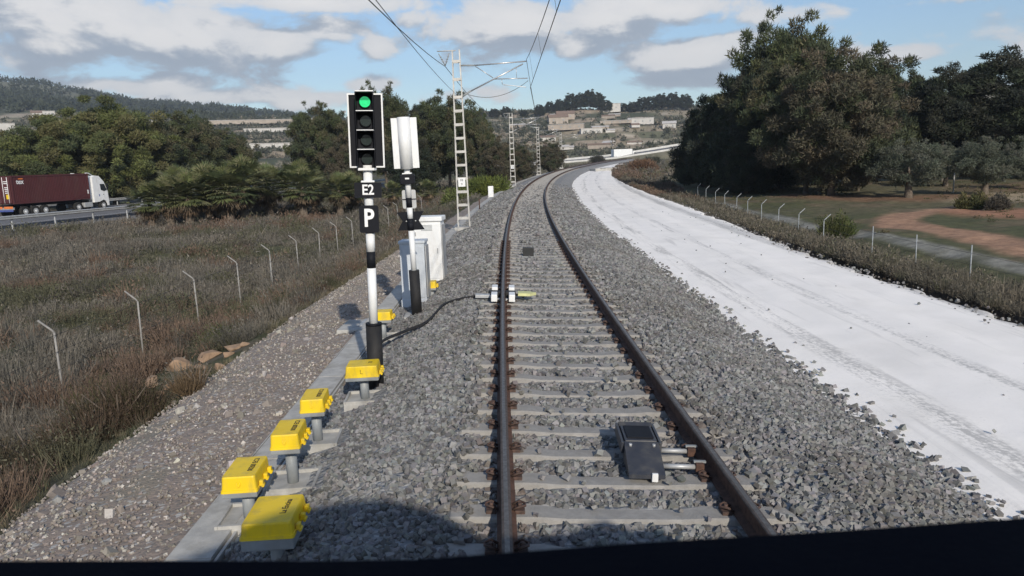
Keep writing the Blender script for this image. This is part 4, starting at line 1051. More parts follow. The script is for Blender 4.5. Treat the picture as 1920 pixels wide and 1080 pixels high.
def env_blobs(n, H, Wd, z0, shape, rmin, rmax, seed):
    g = np.random.default_rng(seed); out = []
    for i in range(n):
        q = (i+.5)/n if i < n*.8 else g.random(); z = z0+(H-z0)*(.06+.90*q)
        if shape == 'round':
            br = g.uniform(rmin, rmax); cz = 1-2*(i+.5)/n; a = i*2.39996+g.uniform(-.3, .3); q_ = g.uniform(.12, 1.0)**.33; sr = math.sqrt(1-cz*cz)
            wob = 1+.15*math.sin(3*a+2.1*cz+seed)+.09*math.sin(7*a-5*cz+seed)
            if g.random() < .30: br *= .55; q_ = g.uniform(1.02, 1.24) if cz > -.2 else q_
            out.append((((Wd/2-br*.6)*sr*math.cos(a)*q_*wob, (Wd/2-br*.6)*sr*math.sin(a)*q_*wob, (z0+H)/2+((H-z0)/2-br*.6)*cz*q_*(.94+.10*wob)), (br*g.uniform(.95, 1.3), br*g.uniform(.95, 1.3), br*g.uniform(.65, .95)))); continue
        if shape == 'round_': rad_ = Wd/2*math.sqrt(max(0, 1-((z-(z0+H)/2)/((H-z0)/2*1.02))**2))
        elif shape == 'peak': rad_ = Wd/2*(1-.78*q**1.25)*(.75+.25*min(1, q*6))*(1+.10*math.sin(i*1.9))
        elif shape == 'cone': rad_ = Wd/2*(1-.80*q)*(.6+.4*min(1, q*5))
        else: rad_ = Wd/2*(.55+.45*math.sin(math.pi*min(1, q*.9+.12)))*(1-.35*q)
        br = g.uniform(rmin, rmax)*(1-.35*q); a = i*2.399+g.uniform(-.5, .5); rr = max(rad_-br*.45, 0)*g.uniform(.30, 1.0)**.5*(1+.22*math.sin(3.1*a+z*.9)*math.sin(z*1.7+seed))
        out.append(((rr*math.cos(a), rr*math.sin(a), min(z, H-br*.7)), (br*g.uniform(.95, 1.35), br*g.uniform(.95, 1.35), br*g.uniform(.62, .9))))
    return out
PROTO = {}
def proto(kind):
    if kind in PROTO: return PROTO[kind]
    P = dict(
        pine=(env_blobs(190, 9.5, 8.4, 1.6, 'round', .42, 1.0, 1), 640, .30, .085, PINE_C, 10, .22, M_BARK, 9),
        dark_pine=(env_blobs(162, 10, 8.4, 1.5, 'broad', .5, 1.05, 2), 680, .30, .085, DARK_C, 10, .22, M_BARK, 8),
        low_pine=(env_blobs(202, 10, 9.4, .2, 'round', .5, 1.05, 3), 680, .30, .085, BROWN_C, 10, .25, M_BARK, 8),
        warm_pine=(env_blobs(150, 10, 10.8, .4, 'round', .5, 1.15, 4), 900, .30, .085, WARM_C, 10, .25, M_BARK, 6),
        tall_pine=(env_blobs(128, 10, 6.4, 3.4, 'broad', .46, .95, 5), 680, .28, .08, DARK_C, 10, .16, M_PALEBARK, 8),
        skirt_pine=(env_blobs(202, 10, 9.2, .1, 'peak', .5, 1.05, 8), 680, .30, .085, DARK_C, 10, .25, M_BARK, 8),  # dark palette puts the grove's shade into the leaf colour
        peak_pine=(env_blobs(150, 10, 8.6, .9, 'peak', .4, 1.0, 12), 680, .30, .085, PINE_C[:3]+DARK_C, 10, .22, M_BARK, 7),
        cypress_pine=(env_blobs(148, 10, 6.8, .6, 'cone', .46, .95, 6), 680, .28, .08, DARK_C, 10, .18, M_BARK, 5),
        olive=(env_blobs(80, 4.4, 5.1, .9, 'round', .26, .55, 7), 1500, .17, .045, OLIVE_C, 3.4, .28, M_BARK, 6),
    )[kind]
    blobs, per, lf, wd, cols, H, r, bark, limbs = P
    V, F, C = crown(blobs, per, lf, wd, cols)
    b = trunk_mesh('trunk', H*.70, r, (rng.uniform(-.05, .05), rng.uniform(-.03, .03)), limbs, bark)
    bmesh.ops.recalc_face_normals(b.bm, faces=b.bm.faces[:])
    tm = bpy.data.meshes.new('trunk'); b.bm.to_mesh(tm); b.bm.free(); tm.materials.append(bark)
    o = np_mesh('crown', V, F, M_LEAF, C); cm = o.data; bpy.data.objects.remove(o)
    PROTO[kind] = (tm, cm, H); return PROTO[kind]
def horizon(px): return 540-F_PX*math.tan(PITCH)-(px-960)*math.tan(ROLL)
def tree(kind, px, dist, top, wpx, label, group, name='pine_tree', cat='tree', rot=None, ysq=1.0, parts=True):
    tm, cm, H = proto(kind); x, y, z = at_dist(px, dist)
    hgt = CAM_LOC[2]+(horizon(px)-top)/F_PX*dist*1.02-z; w = wpx/F_PX*dist
    base_w = {'pine': 9.4, 'dark_pine': 8.6, 'low_pine': 10, 'peak_pine': 9.2, 'skirt_pine': 9.8, 'warm_pine': 11.4, 'tall_pine': 6.4, 'cypress_pine': 6.6, 'olive': 5.9}[kind]
    kz = hgt/(10.3 if kind != 'olive' else 4.6); kx = w/base_w
    r = thing(name, label, cat, (x, y, z), (0, 0, random.uniform(0, 6.28) if rot is None else rot), group); r.scale = (kx, kx*ysq, kz)
    link(bpy.data.objects.new('crown', cm), r); link(bpy.data.objects.new('trunk', tm), r)
    return r
GR = 'pines in the grove right of the white road'; GLF = 'pines across the highway on the left'
for a in [
    ('skirt_pine', 1318, 84, 178, 125, 'leftmost dark pine of the right-hand grove, beside the distant highway'),
    ('skirt_pine', 1366, 74, 146, 170, 'dark low-branched pine second from the left edge of the grove'),
    ('skirt_pine', 1428, 70, 92, 215, 'tall dark pine filling the shaded left half of the grove'),
    ('pine', 1466, 72, 46, 200, 'tallest pine of all with a ragged top above the grove'),
    ('low_pine', 1560, 60, 122, 235, 'broad brownish pine with branches down to the ground at the grove centre'),
    ('pine', 1512, 63, 96, 190, 'olive-lit rounded pine just below the tallest ragged top'),
    ('peak_pine', 1632, 78, 104, 165, 'dark pine rising behind the right shoulder of the brownish pine'),
    ('peak_pine', 1690, 82, 128, 150, 'dark pine behind the nearer round olive tree'),
    ('tall_pine', 1768, 80, 142, 130, 'pine with a pale leaning bare trunk between the olive trees'),
    ('tall_pine', 1868, 82, 122, 185, 'wide-topped pine with a curved pale trunk near the right edge'),
    ('dark_pine', 1945, 84, 160, 180, 'pine cut by the right edge of the photo'),
    ('dark_pine', 2060, 84, 150, 180, 'pine standing out of frame to the right'),
    ('skirt_pine', 1820, 95, 195, 170, 'low dark pine deep in the grove between the two pale trunks'),
    ('skirt_pine', 1730, 96, 205, 170, 'low dark pine deep in the grove behind the nearer olive tree'),
    ('skirt_pine', 1470, 78, 190, 160, 'dark low pine closing the gap under the tallest ragged pine'),
    ('skirt_pine', 1400, 66, 225, 110, 'small dark pine at the front of the shaded left half of the grove'),
    ('skirt_pine', 1900, 98, 200, 170, 'low dark pine deep in the grove behind the curved pale trunk'),
    ('low_pine', 1610, 66, 195, 120, 'grey-brown lower pine leaning out at the right flank of the brownish pine'),
    ('skirt_pine', 1300, 92, 255, 70, 'lowest bushy pine at the left foot of the grove'),
    ]: tree(*a, group=GR)
for a in [
    ('warm_pine', 122, 104, 236, 190, 'sunlit olive-green pine leftmost above the red lorry'),
    ('warm_pine', 208, 108, 214, 215, 'biggest round olive-green pine above the lorry cab'),
    ('pine', 290, 112, 228, 165, 'darker round pine right of the biggest olive-green one'),
    ('pine', 345, 115, 219, 150, 'dark domed pine behind the palm row'),
    ('pine', 415, 116, 248, 130, 'lower pine sloping down toward the palms'),
    ('pine', 600, 106, 198, 125, 'dark pine left of the green signal head'),
    ('low_pine', 640, 103, 262, 90, 'bushy pine partly hidden by the green signal head'),
    ('pine', 722, 116, 162, 125, 'tall pine between the two signal heads'),
    ('dark_pine', 800, 108, 186, 120, 'dark pine right behind the white signal head'),
    ('pine', 842, 102, 174, 140, 'tall pine behind the nearest lattice mast'),
    ('pine', 890, 96, 208, 90, 'pine right of the nearest lattice mast'),
    ('low_pine', 930, 92, 262, 75, 'low pine touching the second lattice mast'),
    ('dark_pine', 770, 100, 250, 110, 'low dark pine below the white signal head'),
    ('low_pine', 975, 108, 272, 60, 'small bushy pine just right of the second mast'),
    ('low_pine', 1030, 135, 268, 60, 'small bushy pine between the third and fourth masts'),
    ('pine', -10, 112, 262, 120, 'pine cut by the left edge of the photo behind the lorry'),
    ]: tree(*a, group=GLF)
for a in [('olive', 1706, 57, 262, 150, 'round grey-green olive tree right of the brownish pine'), ('olive', 1850, 60, 258, 130, 'round grey-green olive tree near the right edge, sunlit on its right'),
          ('olive', 1930, 68, 270, 90, 'olive tree cut by the right edge'), ('olive', 1775, 72, 272, 100, 'dim olive tree between and behind the two round ones')]:
    tree(*a, group='olive trees under the pines', name='olive_tree')

# palms in a row before the highway
def palm_proto():
    b = trunk_mesh('trunk', 2.6, .34, (.03, .02), 0, M_BARK); bmesh.ops.recalc_face_normals(b.bm, faces=b.bm.faces[:])
    tm = bpy.data.meshes.new('trunk'); b.bm.to_mesh(tm); b.bm.free(); tm.materials.append(M_BARK)
    def fronds(n, e0, e1, L, col, droop):
        Vs, Cs = [], []
        for k in range(n):
            a = rng.uniform(0, 6.28); e = rng.uniform(e0, e1); l = L*rng.uniform(.8, 1.15); m = 11
            q = np.linspace(0, 1, m); hx = l*q*np.cos(e)*(1-.12*q); hz = l*q*np.sin(e)-droop*l*q**2.2
            C = np.stack([hx*np.cos(a), hx*np.sin(a), 2.5+hz], -1); T = np.gradient(C, axis=0); T /= np.linalg.norm(T, axis=1, keepdims=True)
            side = np.array([-np.sin(a), np.cos(a), 0])
            c0 = np.array(col[rng.integers(len(col))])*(1+rng.uniform(-.25, .25))
            for sgn in (-1, 1):
                D = T*.55+side*sgn*.75+rng.normal(0, .22, (m, 3))+np.array([0, 0, .2]); D /= np.linalg.norm(D, axis=1, keepdims=True)
                Ln = .78*np.sin(np.pi*(q*.86+.12))
                S_ = T; V = np.stack([C-S_*.085, C+S_*.085, C+D*Ln[:, None]], 1); Vs.append(V); Cs.append(np.tile(c0, (3*m, 1)))
            V = np.stack([C[:-1]-side*.03, C[:-1]+side*.03, C[1:]], 1); Vs.append(V); Cs.append(np.tile(c0*.8, (3*(m-1), 1)))
        V = np.concatenate(Vs).reshape(-1, 3); o = np_mesh('fronds', V, np.arange(len(V)).reshape(-1, 3), M_LEAF, np.concatenate(Cs)); me = o.data; bpy.data.objects.remove(o); return me
    def fans(n, e0, e1, pl, fr, col, flop):
        Vs, Cs = [], []
        for k in range(n):
            a = k*2.39996+rng.uniform(-.4, .4); el = rng.uniform(e0, e1); p = pl*rng.uniform(.75, 1.15); m = 17
            T = np.array([math.cos(el)*math.cos(a), math.cos(el)*math.sin(a), math.sin(el)]); S = np.array([-math.sin(a), math.cos(a), 0]); N = np.cross(T, S)
            o = np.array([0, 0, 2.45])+T*.15; c = o+T*p; q = np.linspace(-1.7, 1.7, m)+rng.normal(0, .06, m)
            D = np.cos(q)[:, None]*T+np.sin(q)[:, None]*S+N*rng.uniform(-.12, .12)+np.array([0, 0, -flop])*np.abs(q)[:, None]*.25; D /= np.linalg.norm(D, axis=1, keepdims=True)
            L = fr*(.72+.28*np.cos(q*.8))*rng.uniform(.85, 1.1, m); w = np.cross(D, N); w /= np.linalg.norm(w, axis=1, keepdims=True)
            mid = c+D*(L*.5)[:, None]; tip = c+D*L[:, None]+np.array([0, 0, -1])*(flop*L*.35)[:, None]; hw = .040
            V = np.concatenate([np.stack([np.broadcast_to(c, mid.shape), mid-w*hw, mid+w*hw], 1), np.stack([mid-w*hw, tip, mid+w*hw], 1), np.stack([o-S*.03, o+S*.03, c])[None]]); Vs.append(V)
            c0 = np.array(col[rng.integers(len(col))])*(1+rng.uniform(-.25, .25)); Cs.append(np.tile(c0, (len(V)*3, 1)))
        V = np.concatenate(Vs).reshape(-1, 3); o = np_mesh('fronds', V, np.arange(len(V)).reshape(-1, 3), M_LEAF, np.concatenate(Cs)); me = o.data; bpy.data.objects.remove(o); return me
    g = fans(84, rad(-25), rad(86), 1.10, .78, [(.135, .155, .062), (.165, .175, .08), (.10, .125, .058), (.19, .185, .10)], .35)
    d = fans(30, rad(-82), rad(-20), .80, .70, [(.17, .12, .08), (.22, .165, .11), (.12, .095, .065), (.10, .085, .06)], .75)
    return tm, g, d
def palms():
    tm, g, d = palm_proto()
    row = [(265, 66, 338, 400), (300, 67, 318, 404), (338, 68, 306, 400), (378, 69, 302, 398), (420, 70, 300, 394), (462, 70, 306, 392), (505, 71, 310, 390), (548, 72, 312, 386), (590, 73, 318, 384), (632, 74, 320, 382), (672, 75, 322, 380), (320, 76, 308, 0), (400, 77, 300, 0), (480, 78, 300, 0), (560, 79, 306, 0), (640, 80, 312, 0), (725, 78, 332, 0), (800, 80, 338, 0)]
    desc = 'first second third fourth fifth sixth seventh eighth ninth tenth eleventh'.split()
    for i, (px, dist, top, _) in enumerate(row):
        px += random.uniform(-14, 14); dist += random.uniform(-2.5, 2); x, y, z = at_dist(px, dist); h = CAM_LOC[2]+(horizon(px)-top)/F_PX*dist-z
        lb = ('leftmost shaggy palm of the row beside the lorry' if i == 0 else '%s shaggy palm from the lorry in the front of the palm row' % desc[i]) if i < 11 else 'shaggy palm half hidden behind the front palms'
        r = thing('palm_tree', lb, 'palm', (x, y, z), (0, 0, random.uniform(0, 6.28)), 'palms in a row before the highway'); k = h/4.3*random.uniform(.88, 1.12); r.scale = (k*random.uniform(1.12, 1.38), k*random.uniform(1.1, 1.3), k)
        for nm, me in (('trunk', tm), ('green_fronds', g), ('dead_fronds', d)): link(bpy.data.objects.new(nm, me), r)
palms()

# ------------------------------------------------------------------ scrub
def bush_mesh(P, H, Rd, col, nb, bw, leafy):
    "P base points (n,3); twig blades plus small leaves, all as triangles"
    n = len(P); idx = np.repeat(np.arange(n), nb); m = len(idx)
    a = rng.uniform(0, 6.283, m); rr = np.sqrt(rng.random(m))*Rd[idx]; off = np.stack([rr*np.cos(a), rr*np.sin(a), 0*rr], -1)
    base = P[idx]+off*.45; tilt = rr/Rd[idx]*rng.uniform(.2, 1.0, m)
    D = np.stack([np.cos(a)*tilt, np.sin(a)*tilt, 1.0+0*a], -1)+rng.normal(0, .22, (m, 3)); D /= np.linalg.norm(D, axis=1, keepdims=True)
    L = H[idx]*rng.uniform(.45, 1.05, m)*(1-.3*tilt)
    start = base+D*(L*rng.uniform(0, .35, m))[:, None]
    V = leaf_tris(start, D, L*.7, bw*rng.uniform(.6, 1.4, m)*np.sqrt(H[idx]/.6))
    C = col[idx]*(1+rng.uniform(-.3, .3, (m, 1)))
    Vs, Cs = [V.reshape(-1, 3)], [np.repeat(C, 3, 0)]
    if leafy:
        k = int(nb*leafy); idx = np.repeat(np.arange(n), k); m = len(idx); u = unit(m); u[:, 2] = np.abs(u[:, 2])
        Pt = P[idx]+u*np.stack([Rd[idx], Rd[idx], H[idx]*.9], -1)*(rng.uniform(.55, 1.0, m))[:, None]
        D = u+unit(m)*.8; D /= np.linalg.norm(D, axis=1, keepdims=True)
        V = leaf_tris(Pt, D, bw*4.2*rng.uniform(.6, 1.4, m)*np.sqrt(H[idx]/.6), bw*2.0*rng.uniform(.6, 1.4, m)); Vs.append(V.reshape(-1, 3))
        Cs.append(np.repeat(col[idx]*(1+rng.uniform(-.3, .3, (m, 1))), 3, 0))
    return np.concatenate(Vs), np.concatenate(Cs)
GREYS = np.array([(.162, .148, .125), (.135, .126, .108), (.185, .166, .136), (.118, .112, .095), (.168, .148, .122)])
GREENS = np.array([(.092, .092, .055), (.108, .104, .066), (.088, .090, .058), (.115, .110, .076)])
RUSTS = np.array([(.155, .108, .08), (.17, .12, .088), (.14, .104, .082)])
ROCK_XY = [hit(px, py)[:2] for px, py in ((345, 690), (290, 722), (395, 672), (265, 745), (440, 655))]
def scrub_field(name, samples):
    Vs, Cs = [], []; 
    for (x, y, h, r, col, nb, bw, leafy) in samples:
        if len(x) == 0: continue
        far_ = np.ones(len(x), bool)
        for rx, ry in ROCK_XY: far_ &= ~((np.abs(x-rx-.25) < .75) & (y-ry < .5) & (y-ry > -1.6))
        x, y, h, r, col = x[far_], y[far_], h[far_], r[far_], col[far_]
        P = np.stack([x, y, ground(x, y)-.03], -1); V, C = bush_mesh(P, h, r, col, nb, bw, leafy); Vs.append(V); Cs.append(C)
    V = np.concatenate(Vs); o = np_mesh(name, V, np.arange(len(V)).reshape(-1, 3), M_SCRUB, np.concatenate(Cs)); tag(o, kind='stuff')
def pick(pal, n): return pal[rng.integers(len(pal), size=n)]
def left_scrub():
    grey, green = [], []
    for s0, s1, t0, t1, n, nb, bw in ((4, 16, -15, -6.1, 620, 150, .011), (12, 34, -24, -5.6, 1500, 85, .017), (25, 62, -36, -4.8, 2600, 46, .028), (55, 105, -42, -5.0, 2300, 30, .045)):
        s = rng.uniform(s0, s1, n); t = rng.uniform(t0, t1, n); x, y = xy_of(s, t)
        e = np.interp(s, [0, 8, 18, 24, 40, 80, 200], [-6.05, -6.05, -5.9, -5.2, -4.5, -4.4, -4.4]); ok = t < e-.15-.5*rng.random(n)
        hg = (np.array([x, y]).T-HG) @ HN; ok &= hg < -1.0
        cl = fbm(x*.17, y*.17, 4, 71); kind = cl+rng.normal(0, .05, n)
        h = rng.uniform(.30, .85, n)*(.35+1.5*fbm(x*.33, y*.33, 3, 72)); h = np.where(t > -9, h*np.interp(-t, [5, 9], [.72, 1]), h); r = h*rng.uniform(.65, 1.15, n)
        c = pick(GREYS, n); rust = (fbm(x*.25+40, y*.25, 3, 73) > .64); c = np.where(rust[:, None], pick(RUSTS, n), c)
        gm = ok & (kind > .55); wm = ok & ~gm
        grey.append((x[wm], y[wm], h[wm], r[wm], c[wm], nb, bw, .35)); green.append((x[gm], y[gm], h[gm]*.9, r[gm], pick(GREENS, gm.sum()), int(nb*.8), bw, 1.1))
    n = 420; s = rng.uniform(11, 85, n); t = -6.6-rng.random(n)**1.3*30; x, y = xy_of(s, t); ok = ((np.array([x, y]).T-HG) @ HN < -1.5) & (fbm(x*.2+9, y*.2, 3, 79) > .44)
    x, y, s, t = x[ok], y[ok], s[ok], t[ok]; n = len(x); h = rng.uniform(.55, 1.15, n)*np.interp(-t, [6, 10], [.75, 1]); c = np.where(rng.random((n, 1)) < .45, pick(GREYS*.68, n), np.where(rng.random((n, 1)) < .6, pick(GREENS, n), pick(RUSTS, n)))
    m_ = 230; s2 = rng.uniform(5.5, 46, m_); t2 = np.interp(s2, [0, 8, 18, 24, 40, 80], [-6.3, -6.3, -6.1, -5.4, -4.7, -4.6])-.25-np.abs(rng.normal(0, 1.0, m_)); x2, y2 = xy_of(s2, t2)
    k2 = fbm(x2*.5, y2*.5, 3, 83); j = k2 > .42; x2, y2 = x2[j], y2[j]; m_ = len(x2); h2 = rng.uniform(.35, .8, m_)
    c2 = np.where(rng.random((m_, 1)) < .42, pick(RUSTS*.95, m_), np.where(rng.random((m_, 1)) < .6, pick(GREENS*.85, m_), pick(GREYS*.7, m_)))
    grey.append((x2, y2, h2, h2*rng.uniform(.7, 1.1, m_), c2, 230, .012, .7))
    for a, b_, nb, bw in ((0, 25, 300, .014), (25, 50, 170, .024), (50, 99, 90, .04)):
        k = (s >= a) & (s < b_); grey.append((x[k], y[k], h[k], h[k]*rng.uniform(.9, 1.4, k.sum()), c[k], nb, bw, .9))
    scrub_field('dry_grey_scrub', grey); scrub_field('green_scrub', green)
    # dry grass tufts on the slope
    n = 1500; s = rng.uniform(5, 40, n); t = np.interp(s, [0, 8, 18, 24, 40], [-6.0, -6.0, -5.8, -5.1, -4.4])-np.abs(rng.normal(0, .9, n)); x, y = xy_of(s, t)
    c = np.where(rng.random((n, 1)) < .5, pick(GREENS, n), pick(np.array([(.20, .17, .11), (.17, .14, .10)]), n))
    scrub_field('grass_tufts', [(x, y, rng.uniform(.10, .30, n), rng.uniform(.08, .22, n), c, 26, .010, .0)])
    # verge between the white road and the right fence
    out = []
    for s0, s1, n, nb, bw in ((8, 22, 620, 110, .014), (20, 48, 900, 60, .024), (45, 110, 1100, 36, .04), (105, 190, 700, 26, .07)):
        s = rng.uniform(s0, s1, n); lo = WR(s)+.45; hi = np.interp(s, [0, 30, 60, 100, 190], [11.9, 12.4, 13.3, 15, 16]); q = rng.random(n)**1.15; t = lo+(hi-lo)*q; x, y = xy_of(s, t)
        h = rng.uniform(.35, .85, n)*np.interp(q, [0, .25, 1], [.55, 1, .75]); c = pick(GREYS*np.array([.88, .86, .80]), n)
        rust = (s > 60) & (fbm(x*.12, y*.12, 3, 74) > .46); c = np.where(rust[:, None], pick(RUSTS, n), c); g2 = rng.random(n) < .14; c = np.where(g2[:, None], pick(GREENS, n), c)
        h = np.where((s > 100) & rust, h*1.7, h)
        out.append((x, y, h, h*rng.uniform(.6, 1.0, n), c, nb, bw, .4))
    scrub_field('verge_scrub', out)
    # low growth on the right field and under the pines
    n = 1500; s = rng.uniform(14, 75, n); t = rng.uniform(14.5, 46, n); x, y = xy_of(s, t); k = fbm(x*.14, y*.14, 3, 75)
    P1 = [hit(px, py)[:2] for px, py in ((2050, 492), (1920, 466), (1850, 447), (1770, 432), (1690, 424), (1672, 412), (1710, 400), (1765, 394))]
    ok = (k > .45) & (polyline_dist(x, y, P1) > 2.2); n = ok.sum()
    scrub_field('field_weeds', [(x[ok], y[ok], rng.uniform(.06, .22, n), rng.uniform(.15, .4, n), pick(np.array([(.085, .09, .042), (.10, .095, .05), (.12, .10, .06)]), n), 34, .035, .5)])
    # scrub far along the left of the track and before the far highway
    n = 1300; s = rng.uniform(95, 250, n); t = np.where(rng.random(n) < .55, rng.uniform(-22, -5.5, n), rng.uniform(12, 60, n)); x, y = xy_of(s, t); h = rng.uniform(.5, 1.5, n)
    c = np.where(rng.random((n, 1)) < .45, pick(GREENS, n), pick(GREYS, n))
    scrub_field('distant_scrub', [(x, y, h, h*.9, c, 26, .09, .8)])
left_scrub()

def bush(px, py, h, r, cols, label, nb, bw, leafy=.6, name='bush', d=None):
    x, y, z = hit(px, py) if d is None else at_dist(px, d)
    n = max(3, int(r*8)); a = rng.uniform(0, 6.28, n); q = np.sqrt(rng.random(n))*r*.6
    P = np.stack([q*np.cos(a), q*np.sin(a), 0*q-.04], -1); hh = h*rng.uniform(.6, 1.0, n); rr = r*rng.uniform(.35, .6, n)
    V, C = bush_mesh(P, hh, rr, pick(np.array(cols), n), nb, bw, leafy)
    root = thing(name, label, 'bush', (x, y, z))
    np_mesh('foliage', V, np.arange(len(V)).reshape(-1, 3), M_SCRUB, C, root)
    b = B()
    for k in range(5): b.path([(0, 0, -.1), (.2*h*math.cos(k*1.3), .2*h*math.sin(k*1.3), h*.3), (.4*r*math.cos(k*1.3), .4*r*math.sin(k*1.3), h*.62)], [.02+.012*h, .015, .006], M_BARK, 5)
    b.obj('stem', root)
bush(225, 800, 1.0, 1.15, [(.082, .060, .042), (.066, .060, .032), (.095, .068, .048)], 'brown-green bush at the edge of the gravel slope, lower left', 380, .011)
bush(70, 880, .98, 1.3, [(.088, .068, .048), (.070, .060, .038)], 'large dry brown bush in the lower left corner', 420, .011)
bush(375, 728, .55, .55, [(.17, .115, .07), (.14, .10, .06)], 'rusty dry bush beside the orange rocks', 220, .010, .2)
bush(420, 640, .6, .9, [(.075, .088, .034), (.085, .09, .045)], 'green bush above the orange rocks', 200, .013, 1.2)
bush(300, 690, .5, .7, [(.10, .085, .065), (.12, .10, .085)], 'grey-brown bush left of the orange rocks', 200, .012)
bush(1566, 448, 1.75, .85, [(.080, .105, .036), (.065, .09, .036), (.10, .11, .045)], 'bright green young tree among the verge scrub beyond the white road', 300, .022, 2.0)
bush(1822, 392, 1.15, .85, [(.10, .105, .045), (.12, .11, .05)], 'yellow-green shrub beside the red dirt patch', 220, .035, 1.6)
bush(1866, 394, 1.05, .75, [(.085, .075, .06), (.07, .065, .055)], 'dark brown shrub right of the yellow-green one', 220, .035, 1.2)
bush(1205, 322, 3.0, 3.4, [(.17, .10, .06), (.15, .10, .07)], 'orange-brown thicket where the white road ends', 200, .07, 1.2)
bush(1120, 300, 2.6, 2.4, [(.075, .07, .06), (.06, .06, .05)], 'dark shrub before the distant white lorry', 160, .09, 1.4, d=235)
bush(1222, 300, 3.2, 2.2, [(.06, .065, .05), (.055, .06, .045)], 'dark shrub right of the orange-brown thicket', 160, .08, 1.4, d=200)
bush(905, 325, 2.0, 2.6, [(.12, .14, .03), (.10, .125, .035)], 'vivid green shrub between the first and second masts', 200, .05, 1.8, d=72)
bush(860, 318, 1.6, 2.0, [(.11, .13, .045), (.14, .13, .08)], 'pale green shrub behind the nearest mast', 200, .05, 1.6, d=70)

# rocks
def rock(px, py, size, col, label, name='boulder', group=None):
    x, y, z = hit(px, py); bm = bmesh.new()
    for q in range(16):
        u = unit(1)[0]*rng.uniform(.82, 1.12); u[2] = round(u[2]*2.2)/2.2; bm.verts.new((u[0]*size[0], u[1]*size[1], u[2]*size[2]))
    r_ = bmesh.ops.convex_hull(bm, input=bm.verts[:]); bmesh.ops.delete(bm, geom=[v for v in bm.verts if not v.link_faces], context='VERTS')
    bmesh.ops.bevel(bm, geom=bm.edges[:], offset=min(size)*.07, segments=1, affect='EDGES')
    me = bpy.data.meshes.new(name); bm.to_mesh(me); bm.free()
    me.materials.append(pmat('rock_%s' % ('orange' if col[0] > .3 else 'grey'), col, tuple(q*.7 for q in col), .95, 5, bump=.8, bscale=9))
    o = bpy.data.objects.new(name, me); o.location = (x, y, z+size[2]*.35); o.rotation_euler = (0, 0, random.uniform(0, 6)); tag(link(o), label, 'rock', group)
rock(345, 690, (.40, .30, .18), (.34, .23, .15), 'largest orange rock at the top of the gravel slope')
rock(290, 722, (.34, .26, .13), (.34, .23, .15), 'orange rock left of the largest one')
rock(395, 672, (.32, .30, .12), (.35, .25, .17), 'orange rock right of the largest one')
rock(265, 745, (.45, .25, .10), (.36, .29, .21), 'pale flat slab below the orange rocks')
rock(440, 655, (.28, .25, .09), (.34, .27, .21), 'low pinkish rock close to the gravel edge')
for px, py, k in ((320, 728, .16), (352, 712, .13), (412, 690, .14), (300, 742, .12), (428, 668, .15), (378, 694, .17), (335, 722, .11), (460, 648, .12)):
    rock(px, py, (k, k*.8, k*.55), (.37+random.uniform(-.03, .03), .25, .165), 'small broken piece among the orange rocks on the slope edge', 'rock_fragment', 'broken pieces among the orange rocks')
rock(108, 942, (.075, .06, .06), (.30, .30, .29), 'pale grey stone on the gravel in the lower left corner', 'stone')
rock(200, 905, (.06, .06, .04), (.30, .29, .28), 'pale stone lying on the gravel below the brown-green bush', 'stone')

# ------------------------------------------------------------------ far country: houses, ridge trees, groves
M_WALLW = pmat('white_render', (.54, .52, .49), (.47, .455, .43), .9, .4)
M_WALLT = pmat('tan_render', (.40, .345, .29), (.33, .285, .24), .9, .4)
M_ROOF = pmat('roof_tile', (.24, .165, .125), (.19, .14, .11), .9, .6)
M_ROOFG = pmat('grey_roof', (.50, .48, .46), (.42, .40, .38), .8, .4)
def house(px, py, w, d, h, wall, roof, label, flat=False, rot=0.0, group='distant houses and sheds'):
    x, y, z = hit(px, py)
    r = thing('house' if not flat else 'shed', label, 'building', (x, y, z-.3), (0, 0, rad(rot)-math.atan2(x, y)), group)
    b = B(); b.box((0, 0, h/2), (w, d, h), wall); b.obj('wall', r)
    b = B()
    if flat: b.box((0, 0, h+.15), (w+.5, d+.5, .3), roof)
    else: b.prism([(-d/2-.4, h), (0, h+d*.26), (d/2+.4, h), (d/2+.4, h-.15), (0, h+d*.26-.2), (-d/2-.4, h-.15)], 'x', -w/2-.4, w/2+.4, roof); b.prism([(-d/2, h), (0, h+d*.26-.2), (d/2, h)], 'x', -w/2+.01, w/2-.01, wall)
    b.obj('roof', r)
    n = max(2, int(w/4.5)) if w < 30 else 0
    for k in range(n): B().box((-w/2+w*(k+.5)/n, -d/2-.03, h*.55), (.8, .08, min(1.0, h*.36)), M_GREY).obj('window', r)
